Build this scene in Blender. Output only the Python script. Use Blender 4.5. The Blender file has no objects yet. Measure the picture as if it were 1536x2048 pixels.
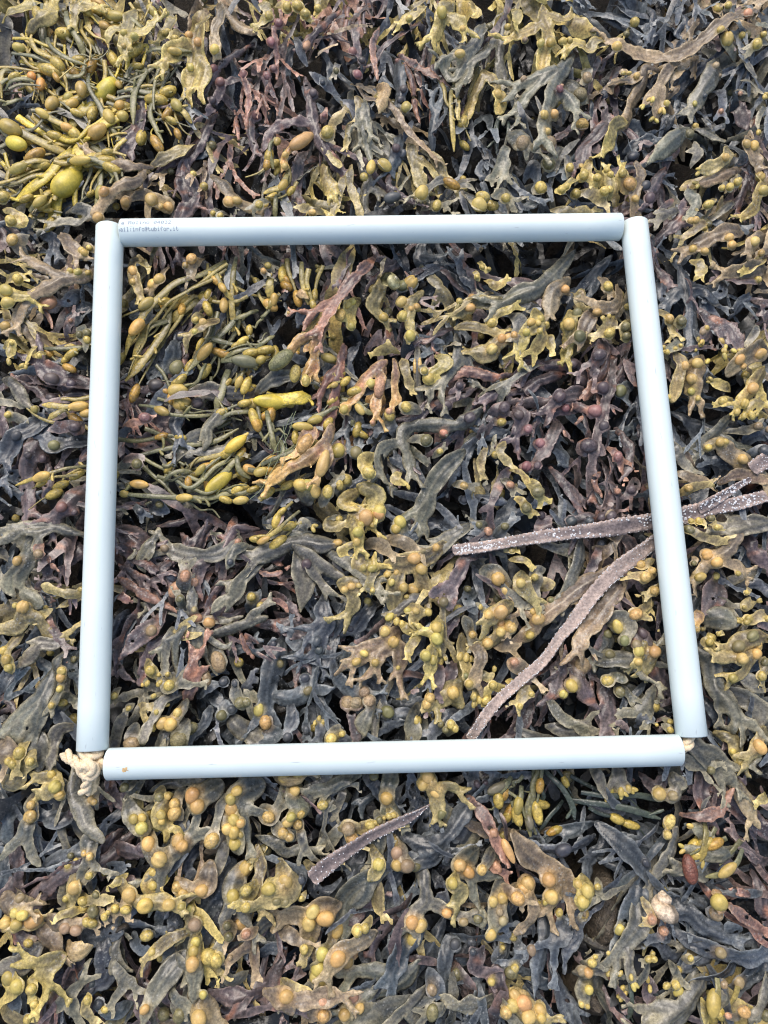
import bpy, math, random, re
import numpy as np
from mathutils import Matrix, Vector

# ------------------------------------------------------------------ camera, sky, sun, exposure
scene = bpy.context.scene
H_CAM, F_PX = 0.6755, 1479.0                 # metres above the tube axes, focal length in photo pixels
PITCH, YAW = math.radians(11.0), math.radians(-1.0)
cam_data = bpy.data.cameras.new('camera')
cam_data.sensor_fit = 'VERTICAL'
cam_data.sensor_height = 36.0
cam_data.lens = F_PX / 2048.0 * 36.0
cam_data.clip_start, cam_data.clip_end = 0.01, 200.0
cam = bpy.data.objects.new('camera', cam_data)
scene.collection.objects.link(cam)
R_CAM = Matrix.Rotation(YAW, 3, 'Y') @ Matrix.Rotation(PITCH, 3, 'X')
cam.matrix_world = Matrix.Translation((0, 0, H_CAM)) @ R_CAM.to_4x4()
scene.camera = cam

SUN_EL, SUN_AZ = math.radians(55), math.radians(-20)      # soft light from the far (upper) side
world = bpy.data.worlds.new('World')
scene.world = world
world.use_nodes = True
nt = world.node_tree
sky = nt.nodes.new('ShaderNodeTexSky')
sky.sky_type = 'NISHITA'
sky.sun_disc = False
sky.sun_elevation = SUN_EL
sky.sun_rotation = SUN_AZ
sky.air_density, sky.dust_density, sky.ozone_density = 1.0, 3.5, 1.0
bg = nt.nodes['Background']
nt.links.new(sky.outputs['Color'], bg.inputs['Color'])
bg.inputs['Strength'].default_value = 0.15
sun_data = bpy.data.lights.new('sun', 'SUN')
sun_data.energy = 1.15
sun_data.angle = math.radians(38)
sun_data.color = (1.0, 0.96, 0.9)
sun = bpy.data.objects.new('sun', sun_data)
scene.collection.objects.link(sun)
_d = Vector((math.sin(SUN_AZ) * math.cos(SUN_EL), math.cos(SUN_AZ) * math.cos(SUN_EL), math.sin(SUN_EL)))
sun.rotation_euler = _d.to_track_quat('Z', 'Y').to_euler()
vs = scene.view_settings
vs.view_transform = 'Standard'
vs.look = 'None'
vs.exposure = 0.58
vs.gamma = 1.0
vs.use_curve_mapping = False
scene.cycles.max_bounces = 4
scene.cycles.diffuse_bounces = 3
scene.cycles.glossy_bounces = 2
scene.cycles.use_adaptive_sampling = True
scene.cycles.filter_width = 1.15

rng = np.random.default_rng(7)
random.seed(7)
PX = 0.5 / 0.7403 / 0.5 * 0.5 / F_PX       # metres per photo pixel straight below the camera
RN = np.array(R_CAM)


def unproject(px, py, z=0.0):
    """photo pixel -> ground coordinates on the level plane z"""
    px = np.asarray(px, float); py = np.asarray(py, float)
    d = np.stack([px - 768.0, 1024.0 - py, np.full_like(px, -F_PX)], -1) @ RN.T
    t = (H_CAM - z) / -d[..., 2]
    return np.stack([d[..., 0] * t, d[..., 1] * t], -1)


def project(P):
    q = (np.asarray(P, float) - np.array([0, 0, H_CAM])) @ RN
    return np.stack([768 + F_PX * q[..., 0] / -q[..., 2], 1024 - F_PX * q[..., 1] / -q[..., 2]], -1)


def lin(c):
    c = np.asarray(c, float) / 255.0
    return np.where(c <= 0.04045, c / 12.92, ((c + 0.055) / 1.055) ** 2.4)


# ------------------------------------------------------------------ materials
def new_mat(name):
    m = bpy.data.materials.new(name)
    m.use_nodes = True
    return m, m.node_tree, m.node_tree.nodes['Principled BSDF']


def N(t, kind, **kw):
    n = t.nodes.new(kind)
    for k, v in kw.items():
        if k in n.inputs:
            n.inputs[k].default_value = v
        else:
            setattr(n, k, v)
    return n


def ramp(t, src, a, b, ca=(0, 0, 0, 1), cb=(1, 1, 1, 1)):
    r = t.nodes.new('ShaderNodeValToRGB')
    r.color_ramp.elements[0].position, r.color_ramp.elements[1].position = a, b
    r.color_ramp.elements[0].color, r.color_ramp.elements[1].color = ca, cb
    t.links.new(src, r.inputs['Fac'])
    return r


def mix(t, mode, fac, a, b):
    m = t.nodes.new('ShaderNodeMix')
    m.data_type = 'RGBA'
    m.blend_type = mode
    for s, v in ((0, fac), (6, a), (7, b)):
        if isinstance(v, (int, float)):
            m.inputs[s].default_value = v
        elif isinstance(v, tuple):
            m.inputs[s].default_value = v
        else:
            t.links.new(v, m.inputs[s])
    return m.outputs[2]


def seaweed_material(name, source, rough=(0.23, 0.43), speckle=0.5, bump=0.5, wart=False, fine=0.38):
    m, t, b = new_mat(name)
    L = t.links.new
    if source == 'attr':
        c0 = N(t, 'ShaderNodeAttribute', attribute_name='Col').outputs['Color']
    else:
        c0 = N(t, 'ShaderNodeObjectInfo').outputs['Color']
    pos = N(t, 'ShaderNodeNewGeometry').outputs['Position']
    n1 = N(t, 'ShaderNodeTexNoise', Scale=70.0, Detail=4.0, Roughness=0.6); L(pos, n1.inputs['Vector'])
    n2 = N(t, 'ShaderNodeTexNoise', Scale=420.0, Detail=3.0, Roughness=0.65); L(pos, n2.inputs['Vector'])
    n3 = N(t, 'ShaderNodeTexNoise', Scale=28.0, Detail=2.0); L(pos, n3.inputs['Vector'])
    v = ramp(t, n1.outputs['Fac'], 0.3, 0.72, (0.6, 0.6, 0.62, 1), (1.3, 1.27, 1.22, 1))
    c1 = mix(t, 'MULTIPLY', 1.0, c0, v.outputs['Color'])
    f2 = ramp(t, n2.outputs['Fac'], 0.35, 0.7, (1 - fine,) * 3 + (1,), (1 + fine,) * 3 + (1,))
    c2 = mix(t, 'MULTIPLY', 1.0, c1, f2.outputs['Color'])
    # pale salt and epiphyte flecks, gathered in patches
    vo = N(t, 'ShaderNodeTexVoronoi', Scale=330.0); L(pos, vo.inputs['Vector'])
    s1 = ramp(t, vo.outputs['Distance'], 0.16, 0.3, (1, 1, 1, 1), (0, 0, 0, 1))
    s2 = ramp(t, n3.outputs['Fac'], 0.5, 0.66)
    sf = mix(t, 'MULTIPLY', 1.0, s1.outputs['Color'], s2.outputs['Color'])
    sf = mix(t, 'MULTIPLY', 1.0, sf, (speckle, speckle, speckle, 1))
    c3 = mix(t, 'MIX', sf, c2, (0.36, 0.36, 0.34, 1))
    # greyish bloom of dried salt in ragged smears
    n4 = N(t, 'ShaderNodeTexNoise', Scale=240.0, Detail=5.0, Roughness=0.75); L(pos, n4.inputs['Vector'])
    b1 = ramp(t, n4.outputs['Fac'], 0.5, 0.68)
    b2 = ramp(t, n3.outputs['Fac'], 0.42, 0.62)
    bf = mix(t, 'MULTIPLY', 1.0, b1.outputs['Color'], b2.outputs['Color'])
    bf = mix(t, 'MULTIPLY', 1.0, bf, (speckle * 0.45,) * 3 + (1,))
    c3 = mix(t, 'MIX', bf, c3, (0.26, 0.26, 0.25, 1))
    L(c3, b.inputs['Base Color'])
    r = ramp(t, n1.outputs['Fac'], 0.3, 0.7, (rough[0],) * 3 + (1,), (rough[1],) * 3 + (1,))
    L(r.outputs['Color'], b.inputs['Roughness'])
    b.inputs['Specular IOR Level'].default_value = 0.5
    bm = N(t, 'ShaderNodeBump', Strength=bump, Distance=0.0012)
    if wart:
        vw = N(t, 'ShaderNodeTexVoronoi', Scale=620.0); L(pos, vw.inputs['Vector'])
        L(vw.outputs['Distance'], bm.inputs['Height']); bm.invert = True
        bm.inputs['Distance'].default_value = 0.001
    else:
        nm = N(t, 'ShaderNodeTexNoise', Scale=190.0, Detail=3.0); L(pos, nm.inputs['Vector'])
        L(nm.outputs['Fac'], bm.inputs['Height'])
    L(bm.outputs['Normal'], b.inputs['Normal'])
    return m


M_FROND = seaweed_material('frond_skin', 'attr')
M_BLAD = seaweed_material('bladder_skin', 'object', rough=(0.32, 0.46), speckle=0.12, bump=0.08, fine=0.12)
M_WART = seaweed_material('warty_skin', 'object', rough=(0.35, 0.55), speckle=0.1, bump=0.4, wart=True)
M_STRAP = seaweed_material('strap_skin', 'attr', rough=(0.55, 0.8), speckle=0.7, bump=1.0)


def rock_material(name, k):
    m, t, b = new_mat(name)
    L = t.links.new
    pos = N(t, 'ShaderNodeNewGeometry').outputs['Position']
    n1 = N(t, 'ShaderNodeTexNoise', Scale=35.0, Detail=6.0, Roughness=0.7); L(pos, n1.inputs['Vector'])
    n2 = N(t, 'ShaderNodeTexNoise', Scale=260.0, Detail=4.0, Roughness=0.7); L(pos, n2.inputs['Vector'])
    c = ramp(t, n1.outputs['Fac'], 0.3, 0.7, (0.012 * k, 0.01 * k, 0.008 * k, 1), (0.085 * k, 0.07 * k, 0.05 * k, 1))
    c2 = ramp(t, n2.outputs['Fac'], 0.35, 0.7, (0.6, 0.6, 0.6, 1), (1.5, 1.45, 1.4, 1))
    L(mix(t, 'MULTIPLY', 1.0, c.outputs['Color'], c2.outputs['Color']), b.inputs['Base Color'])
    b.inputs['Roughness'].default_value = 0.32
    bm = N(t, 'ShaderNodeBump', Strength=0.9, Distance=0.004); L(n2.outputs['Fac'], bm.inputs['Height'])
    L(bm.outputs['Normal'], b.inputs['Normal'])
    return m


M_ROCK = rock_material('wet_rock', 1.0)
M_STONE = rock_material('muddy_stone', 2.2)


def plastic_material():
    m, t, b = new_mat('white_plastic_pipe')
    L = t.links.new
    tc = N(t, 'ShaderNodeTexCoord').outputs['Object']
    n1 = N(t, 'ShaderNodeTexNoise', Scale=16.0, Detail=4.0); L(tc, n1.inputs['Vector'])
    mp = N(t, 'ShaderNodeMapping'); mp.inputs['Scale'].default_value = (60, 420, 420); L(tc, mp.inputs['Vector'])
    n2 = N(t, 'ShaderNodeTexNoise', Scale=1.0, Detail=2.0); L(mp.outputs['Vector'], n2.inputs['Vector'])
    c = ramp(t, n1.outputs['Fac'], 0.35, 0.7, (0.64, 0.735, 0.725, 1), (0.685, 0.775, 0.755, 1))
    scr = ramp(t, n2.outputs['Fac'], 0.70, 0.8)
    c2 = mix(t, 'MIX', scr.outputs['Color'], c.outputs['Color'], (0.38, 0.42, 0.44, 1))
    L(c2, b.inputs['Base Color'])
    b.inputs['Roughness'].default_value = 0.42
    return m


M_PIPE = plastic_material()


def plain(name, col, rough=0.6, noise=0.25, scale=300.0, bump=0.3):
    m, t, b = new_mat(name)
    L = t.links.new
    pos = N(t, 'ShaderNodeNewGeometry').outputs['Position']
    n1 = N(t, 'ShaderNodeTexNoise', Scale=scale, Detail=4.0); L(pos, n1.inputs['Vector'])
    v = ramp(t, n1.outputs['Fac'], 0.3, 0.7, (1 - noise,) * 3 + (1,), (1 + noise,) * 3 + (1,))
    L(mix(t, 'MULTIPLY', 1.0, tuple(col) + (1,), v.outputs['Color']), b.inputs['Base Color'])
    b.inputs['Roughness'].default_value = rough
    bm = N(t, 'ShaderNodeBump', Strength=bump, Distance=0.001); L(n1.outputs['Fac'], bm.inputs['Height'])
    L(bm.outputs['Normal'], b.inputs['Normal'])
    return m


M_INK = plain('grey_ink', lin((140, 152, 166)), 0.7, 0.15)
M_RUST = plain('rust_spot', lin((214, 176, 120)), 0.7, 0.3)
M_ROPE = plain('cream_rope', lin((232, 211, 176)), 0.85, 0.22, 700.0, 0.6)
M_CRUST = plain('white_crust', lin((205, 205, 205)), 0.8, 0.2, 900.0)
M_THREAD = plain('pale_thread', lin((150, 160, 120)), 0.6, 0.2)

# ------------------------------------------------------------------ mesh helpers
COL = scene.collection


def mesh_from(name, V, Q, col=None, mat=None, smooth=True):
    V = np.ascontiguousarray(V, np.float32); Q = np.ascontiguousarray(Q, np.int32)
    me = bpy.data.meshes.new(name)
    me.vertices.add(len(V)); me.vertices.foreach_set('co', V.ravel())
    k = Q.shape[1]
    me.loops.add(Q.size); me.loops.foreach_set('vertex_index', Q.ravel())
    me.polygons.add(len(Q)); me.polygons.foreach_set('loop_start', np.arange(0, Q.size, k, dtype=np.int32))
    if smooth:
        me.polygons.foreach_set('use_smooth', np.ones(len(Q), bool))
    me.update(calc_edges=True)
    if col is not None:
        a = me.color_attributes.new('Col', 'FLOAT_COLOR', 'POINT')
        c = np.ones((len(V), 4), np.float32); c[:, :3] = col
        a.data.foreach_set('color', c.ravel())
    if mat:
        me.materials.append(mat)
    me.validate()
    return me


def link(name, me, parent=None, loc=(0, 0, 0)):
    o = bpy.data.objects.new(name, me)
    COL.objects.link(o)
    o.location = loc
    if parent is not None:
        o.parent = parent
    return o


def empty(name, loc):
    o = bpy.data.objects.new(name, None)
    o.empty_display_size = 0.02
    COL.objects.link(o)
    o.location = loc
    return o


def tag(o, label, cat, group=None, kind=None):
    o['label'] = label
    if cat:
        o['category'] = cat
    if group:
        o['group'] = group
    if kind:
        o['kind'] = kind


def cube_sphere(n):
    V, Q, idx = [], [], {}
    def vid(p):
        key = tuple(int(round(x * n)) for x in p)
        if key not in idx:
            idx[key] = len(V); V.append(p)
        return idx[key]
    g = np.linspace(-1, 1, n + 1)
    for ax in range(3):
        for sg in (-1, 1):
            for i in range(n):
                for j in range(n):
                    q = []
                    for a, b_ in ((i, j), (i + 1, j), (i + 1, j + 1), (i, j + 1)):
                        p = [0, 0, 0]; p[ax] = sg; p[(ax + 1) % 3] = g[a]; p[(ax + 2) % 3] = g[b_]
                        q.append(vid(tuple(p)))
                    Q.append(q if sg > 0 else q[::-1])
    V = np.array(V); V = np.tan(V * math.pi / 4); V /= np.linalg.norm(V, axis=1)[:, None]
    return V, np.array(Q)


def noise2(x, y, k, r, n=5):
    """cheap smooth noise: a few sines of random direction around wave number k"""
    out = np.zeros_like(x)
    for _ in range(n):
        a = r.uniform(0, 6.283); kk = k * r.uniform(0.6, 1.6)
        out += np.sin(kk * (x * math.cos(a) + y * math.sin(a)) + r.uniform(0, 6.283))
    return out / n


def smooth_path(P, step):
    """Catmull-Rom through the points, resampled about every step metres"""
    P = np.asarray(P, float)
    if len(P) == 1:
        P = np.vstack([P, P + 1e-4])
    Q = np.vstack([2 * P[0] - P[1], P, 2 * P[-1] - P[-2]])
    out = []
    for i in range(1, len(Q) - 2):
        p0, p1, p2, p3 = Q[i - 1], Q[i], Q[i + 1], Q[i + 2]
        m = max(2, int(np.linalg.norm(p2 - p1) / step) + 1)
        t = np.linspace(0, 1, m, endpoint=False)[:, None]
        out.append(0.5 * (2 * p1 + (p2 - p0) * t + (2 * p0 - 5 * p1 + 4 * p2 - p3) * t ** 2 + (3 * p1 - p0 - 3 * p2 + p3) * t ** 3))
    out.append(P[-1:])
    return np.vstack(out)


# ------------------------------------------------------------------ pigments
PAL = {  # old growth near the base, young tips, margin (own tint plus painted rim light)
    'o': ((88, 82, 67), (162, 146, 100), (206, 187, 126)),
    'y': ((108, 97, 70), (188, 165, 94), (218, 198, 122)),
    't': ((90, 81, 71), (158, 138, 108), (186, 165, 128)),
    'g': ((66, 70, 70), (122, 120, 105), (166, 158, 130)),
    'k': ((43, 49, 55), (86, 94, 101), (132, 137, 137)),
    'p': ((52, 47, 49), (98, 89, 91), (148, 129, 122)),
    'u': ((17, 19, 20), (28, 30, 30), (40, 41, 39)),  # deep old growth, blackened with the shade of the gaps
    'r': ((70, 59, 63), (158, 118, 104), (194, 152, 126)),
    'n': ((118, 93, 84), (204, 156, 94), (218, 184, 122)),
    'c': ((160, 135, 98), (194, 168, 118), (210, 186, 136)),
    'q': ((120, 116, 78), (184, 162, 86), (204, 182, 106)),
    'Q': ((182, 163, 66), (214, 190, 78), (226, 204, 104)),
}
PAL = {k: tuple(lin(c) for c in v) for k, v in PAL.items()}
BCOL = {'a': (202, 170, 104), 'y': (196, 174, 98), 'o': (202, 162, 102), 'd': (74, 77, 80), 'p': (90, 79, 80),
        'r': (144, 106, 100), 't': (160, 139, 106), 'n': (190, 146, 114), 'l': (124, 117, 80), 'b': (122, 78, 60)}
BCOL = {k: lin(v) for k, v in BCOL.items()}
DEFB = {'o': 'a', 'y': 'y', 't': 'a', 'g': 'a', 'k': 'd', 'p': 'p', 'r': 'p', 'n': 'a', 'c': 'a'}
WORD = {'o': 'olive', 'y': 'yellow-olive', 't': 'tan-brown', 'g': 'grey-olive', 'k': 'slate-grey', 'p': 'dark purplish',
        'r': 'reddish-purple', 'n': 'orange-tinged', 'c': 'cream-coloured', 'q': 'khaki', 'Q': 'bright yellow'}
# ------------------------------------------------------------------ survey of the bed
# Every plant mapped on the shore in squares of 170 photo pixels; F a bladderwrack frond, E an egg wrack strap
# (pigment, width, ribs of the blade), B air bladders (x,y,radius,colour,stretch/angle), b egg wrack bladders (x,y,length,width)
SURVEY = {
(0, 0): """
F y 110 0,90 100,30 170,-20
F y 120 150,150 280,90 300,-10
F y 100 800,20 780,120 770,230 760,360 / 780,200 680,200 650,250 / 790,220 880,220 930,150
F y 130 1250,60 1200,180 1180,300 1140,420 1120,500 / 1200,300 1080,300 1000,380 / 1190,330 1230,420 1200,520
F t 110 1330,-20 1380,80 1440,150 1510,180
F t 90 1300,-10 1330,100 1290,200 1300,320
F y 90 1040,60 1010,140 940,200
F y 80 440,-20 450,60 440,140 / 450,50 540,40 600,60
F p 50t 1520,210 1430,290 1350,360 1250,500 1120,640
F p 60t 1500,440 1350,500 1270,640 1200,720 1130,760
F r 50t 1440,400 1490,560 1480,700 1480,790
F p 100 1290,640 1180,880 1100,980 1090,1050
F r 35t 1400,620 1430,800 1440,930
F p 60 1540,580 1500,760 1530,900
F t 80 900,970 780,1000 640,960 540,920 510,880
F o 110t 900,970 1010,930 1110,860 1170,830
F t 90 850,980 830,1080 720,1140 620,1240 560,1290
F t 70 740,1190 850,1170 960,1180 1020,1190 / 900,1200 880,1270 890,1310
F t 90 1260,1020 1330,1090 1380,1160 1450,1210 1530,1230
F p 130 1060,1010 1120,1080 1160,1180 1080,1290
F p 110 720,720 850,650 840,800 800,880
F k 100 1210,780 1240,900 1150,960
F t 100 350,1380 400,1440 470,1530
F g 80 140,1530 100,1450 180,1390
F g 80 420,1250 530,1260 480,1340 400,1330
F k 90 250,1400 330,1450 300,1530
F y 60 0,1230 60,1250 130,1300 90,1340
E Q 120 420,750 560,600 640,500 720,390
E Q 130 300,1290 330,1180 420,1050 480,940 500,830
E Q 85 230,770 380,820 500,830 620,760 760,690 / 500,830 380,940 280,1080 100,1190
E q 70 -20,730 70,780 160,820 300,880 420,910
E g 42 240,0 245,150 250,300 230,400
E q 34 215,380 235,480 240,590
E g 42 60,300 200,330 330,380 400,440 480,430 500,340
E g 36 270,200 320,300 420,370 520,390
E g 55 390,60 420,160 480,260 500,330
E g 36 470,180 560,250 620,380 700,480
E g 42 520,400 540,540 600,640 650,740 750,870
E g 48 700,545 800,545 900,555 1050,530
E g 42 830,310 940,300 1050,310 1150,310
E g 50 740,500 820,430 870,410 810,560 800,750
E g 40 860,440 920,560 900,680 940,780 980,860
E q 46 1020,560 1060,640 1110,690 1150,740
E g 42 600,70 690,95 780,120 860,180
E g 42 870,-10 905,50 960,110
E q 40 540,70 620,145 700,180
E q 46 40,1060 115,1015 200,980 290,960
E q 46 180,650 260,690 330,740 410,770 440,790
E g 46 650,860 620,940 600,1000 590,1110 570,1200 555,1240
E q 52 170,1260 230,1220 270,1170 310,1120
E g 56 400,955 480,960 580,965 660,1010 700,1090
E q 40 0,1100 100,1110 200,1060 330,1030 400,960
E q 50 60,380 0,420 -20,520
E g 40 20,520 110,490 210,490 / 130,560 60,600 0,610
E q 44 330,560 300,620 280,680
b 620,520,200,125Q 390,1090,260,160Q 580,790,150,95a 70,780,170,105q 235,485,110,66o 180,440,66,60o 705,490,76,48q 655,700,120,78q 310,610,115,85q 400,560,80,72q 920,555,105,62q 1045,310,95,54q 1060,635,105,72q 690,95,130,78q 905,40,115,64q 620,140,105,60a 115,1015,135,68q 400,765,95,58a 260,690,115,58q 95,260,95,64q 585,1130,115,64q 240,1210,120,60q 480,960,160,64q 520,230,90,70q 490,540,130,80q 430,620,110,70q 730,690,80,75q 715,625,70,66a 100,870,170,100Q
B 750,215,25 815,245,28 755,305,18 790,320,20 1130,205,32o 1190,260,30o 1045,215,25 1135,380,28 995,165,28 970,165,22 1290,300,33y 1280,405,30r 1320,480,35r 1450,405,30r 1270,585,30p 1530,665,35r 635,1170,38o 735,1180,34o 585,1297,33 905,1190,45 990,1195,33 1370,1195,38 1415,1190,30 75,1440,38 480,1490,22y 530,1480,22y 505,1515,25y 0,1160,42y 45,1300,38y 1275,1270,20y 1320,1290,20y 940,1210,30
""",
(512, 0): """
F y 80 20,-20 70,60 20,110
F y 70 200,-40 290,60
F y 60 370,-40 370,50
F r 40t 90,0 110,200 120,350 110,500
F p 50t 0,400 60,480 140,600
F r 32t 20,520 60,620 110,680
F p 60t 500,20 430,100 300,230 180,300
F t 32t 720,120 600,160 470,200 350,230
F r 60t 740,130 700,280 720,460 740,560
F p 60 590,60 600,250 620,400 610,480
F r 45t 560,-20 540,120 520,240
F p 40t 660,-20 640,120 680,260
F p 40t 420,180 520,260 600,300
F t 26t 330,330 430,280 560,260
F t 55 610,480 660,560 740,590 830,660 890,750 960,830 1080,950
F g 70 640,560 660,700 690,840
F o 65 600,540 620,620 610,690
F c 105t 740,480 770,540 750,640 740,700
F k 60 280,200 240,260 190,350
F p 80 290,430 320,550 340,700 380,820 430,900 510,980 / 340,720 220,720 90,760 40,860
F n 50 330,760 260,830 170,900 160,960
F c 60t 430,740 500,690 560,620
F o 60 560,700 550,800 540,860
F g 70 610,680 650,770 690,860 770,930 / 670,830 690,970
F g 85 580,830 620,920 650,1020 680,1090 620,1180 / 680,1090 730,1140
F y 75 400,960 410,1050 440,1150 / 440,1060 480,1130
F o 80 400,820 430,900 500,990
F k 70 230,900 230,1100 190,1290
F p 90 310,870 260,1000 240,1200 220,1290
F o 65 530,1020 500,1150 450,1280
F o 65 570,960 560,1080 600,1200 630,1290
F o 60 400,1250 330,1250 250,1220
F k 85 850,330 860,450 870,560 860,640
F r 62t 860,290 960,390 1090,470 1190,530
F r 56t 890,340 940,480 960,620 1000,740
F p 52 1000,60 950,150 850,230 760,290 700,380 / 1010,80 1040,180 1050,300 1060,380
F y 75 1010,0 980,70 920,90 870,110
F y 115 1190,-20 1130,60 1090,170 1070,210 / 1130,90 1190,130 1240,190
F y 60 1290,-20 1310,70
F g 95 1370,110 1320,250 1240,330 1130,370 / 1340,240 1260,370 1190,470 1150,440
F g 90 1420,200 1370,330 1280,400 1240,480 1200,540
F g 80 1480,100 1470,250 1460,380
F y 95 1370,390 1430,470 1480,560 1460,640 / 1370,430 1310,540 1270,650
F p 32t 1300,460 1240,620 1250,800 1260,1040
F p 42t 1120,560 1080,740 1060,930
F y 40 1220,560 1210,640 1215,720
F k 70 1060,900 1060,780 1100,640
F k 60 990,620 1000,500 980,400
F o 90 920,830 950,960 990,1090 1020,1130 / 960,930 1040,1000 1090,1070
F o 80 1000,870 1090,950 1150,1040 1200,1080
F k 85 870,780 850,900 820,1010
F g 70 1170,1050 1060,1120 1000,1180
F g 55 1190,1090 1280,1110 1320,1160
F p 48 800,1000 800,1110 880,1170 980,1230 1060,1270
F k 70 760,1180 720,1290
F k 65 1420,850 1380,960 1330,1050 1420,1090 1510,1110
F g 90 1500,880 1470,980 1440,1030
E q 50 190,1000 150,1110 40,1150
E g 42 120,1150 110,1290
E q 40 1190,490 1170,560 1170,700 1190,900
E k 28 1490,640 1450,740 1445,920
E g 36 100,820 80,900 100,990
E k 30 1520,700 1510,820
b 160,1090,100,56q 1030,1180,10,8q 125,830,70,50q
B 70,60,30y 185,30,34y 245,10,36y 295,65,37y 370,45,30y 135,125,32r 85,220,30r 95,350,28r 60,430,30r 580,330,30r 635,385,28p 610,480,32r 340,535,32p 300,240,28n1.5/70 265,830,46o2.3/38 165,950,25 170,890,22 425,755,46y 770,940,42y1.35/-40 690,980,34y1.7/80 335,1260,25 20,1230,28y 410,675,18r 885,540,28p 868,610,28d 900,665,38y1.1/90 995,130,28p 920,90,25y 1115,75,38 1220,345,33 1455,535,34 840,905,32p 880,920,30d 990,1180,46y1.3/60 1085,1230,32y1.4/70 1360,1180,42y1.3/-10 1335,1240,50y 1500,1185,33y 815,1165,40d1.6/10 1240,180,22y 850,310,18r 400,490,22d 480,410,22l
""",
(1024, 0): """
F y 110 200,0 190,110 220,200 200,300 190,400 / 190,110 100,170 10,200 / 200,60 300,100 350,80
F y 75 0,30 30,100 20,160
F y 120 350,90 430,150 490,170
F y 100 590,220 500,230 470,280 400,230 340,270
F t 115 1500,20 1300,130 1150,240 1000,330 850,330 700,300 590,260
F t 85 900,380 820,380 800,470 740,560 720,640 680,700
F y 90 700,700 620,740 600,820 560,890
F g 105 380,290 320,380 260,500 220,640 190,760 180,850 / 330,400 180,440 40,480 / 260,540 330,600 370,680 / 240,430 110,530 40,620
F t 90 600,470 700,480 780,430
F t 85v 1020,330 940,420 890,500 830,610 / 890,500 900,640 / 870,560 860,690 / 850,560 780,650
F k 75 1150,290 1080,420 1000,520 880,590
F g 130 1260,320 1200,450 1130,560 1090,640
F k 75 1230,520 1250,600 1240,690
F g 115t 1070,740 980,830 880,920 790,1010
F g 95t 1110,740 1200,790 1300,830
F k 85 690,880 790,850 910,830
F p 105 600,690 520,800 440,880 420,970
F p 75 540,560 560,650 590,720 470,750
F p 60 350,760 270,840 200,870
F k 80 640,20 720,90 780,60
F k 70 560,90 640,150 750,200
F k 60 820,30 850,120 840,220
F k 60 1000,40 1050,110 1000,180 1080,200
F g 60 330,900 350,990
F y 70 480,920 450,1020 480,1080
F y 70 600,1170 590,1080 580,990
F y 70 400,1050 300,1130
F o 80 420,1130 480,1160 560,1220
F t 85 760,950 780,1040 740,1150 760,1250 810,1330
F p 75 940,980 870,1080 820,1200
F t 110 1430,790 1420,860 1440,930 1480,990
F o 95v 1310,860 1290,940 1220,990 1140,1010
F t 95v 1390,990 1300,1030 1220,1060 1140,1080
F g 75 1120,1110 1070,1160 1100,1230 1060,1300
F g 65v 1360,1180 1290,1240 1190,1310
F p 60 1430,980 1410,1080 1380,1200
F t 125 1400,1370 1300,1400 1180,1440 1080,1490
F y 80 1540,1070 1480,1150 1470,1230 1400,1280
F t 105 1540,1380 1450,1450 1400,1530
F p 105t 1330,590 1380,680 1430,790
F g 55v 1380,450 1440,480 1510,560
F g 50v 1540,600 1480,700 1470,780
F p 90 750,1190 690,1250 540,1290
F g 80 1000,1240 930,1270 900,1300
F k 80 30,1170 60,1230 150,1200
F o 80 250,1230 360,1260 480,1240
F k 95 640,760 740,760 740,820
F k 80 960,720 1000,640 990,560
F g 80 1100,950 1130,890 1060,890
F p 75 1540,820 1490,900 1530,980
F k 70 80,1060 130,990 160,1080
F k 80 1330,880 1380,960 1300,1000
F o 70 1180,1300 1100,1380 1030,1420
F p 75 880,1430 960,1350 1020,1300
F k 85 640,1260 560,1230 720,1210
F k 60 1480,330 1400,300 1350,200
B 180,237,28 240,225,33 630,280,38 1430,55,34n 680,680,40o 255,680,33 185,715,31 210,795,26 285,540,25r 310,485,14n 1225,390,25t 1270,415,15t 1090,760,34l 1130,710,22y 740,910,38d 355,985,30y 440,1030,36y 515,1060,30y 580,1000,25y 600,1030,25y 550,1155,33y 595,1120,24y 170,1135,44yw 300,1130,30y 330,1110,25y 400,1125,33y 665,1035,32 710,1095,44o 755,1165,26 805,1290,28y 805,1110,35d 830,1185,38p 410,570,52lw 440,700,42yw 205,890,55tw 60,870,46tw 230,950,46lw 1290,235,46y1.2/90 1470,265,36y1.2/80 1390,195,26y 1505,215,22y 1240,200,26y 1405,865,30 1455,870,34 1290,935,27 1350,1095,26y 1305,1125,28y 1270,1115,22y 1110,1310,25 1065,1335,25 1180,1225,28y1.6/20 1300,1430,28 1320,1470,30 1160,1505,27 1095,1480,28 1515,1030,36 1520,1130,36 1445,1460,33 1505,1510,25 320,205,30y 360,200,25y 570,525,33dw 450,470,36tw 680,415,14y1.5 715,412,14y1.5 755,440,24 1310,10,26y 85,210,22t 80,435,22t 600,660,20d 935,605,22y 1165,560,18d 1240,690,20n 1105,610,18y1.5/90 1360,1085,20y 1380,545,16n 420,985,18y
""",
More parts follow.
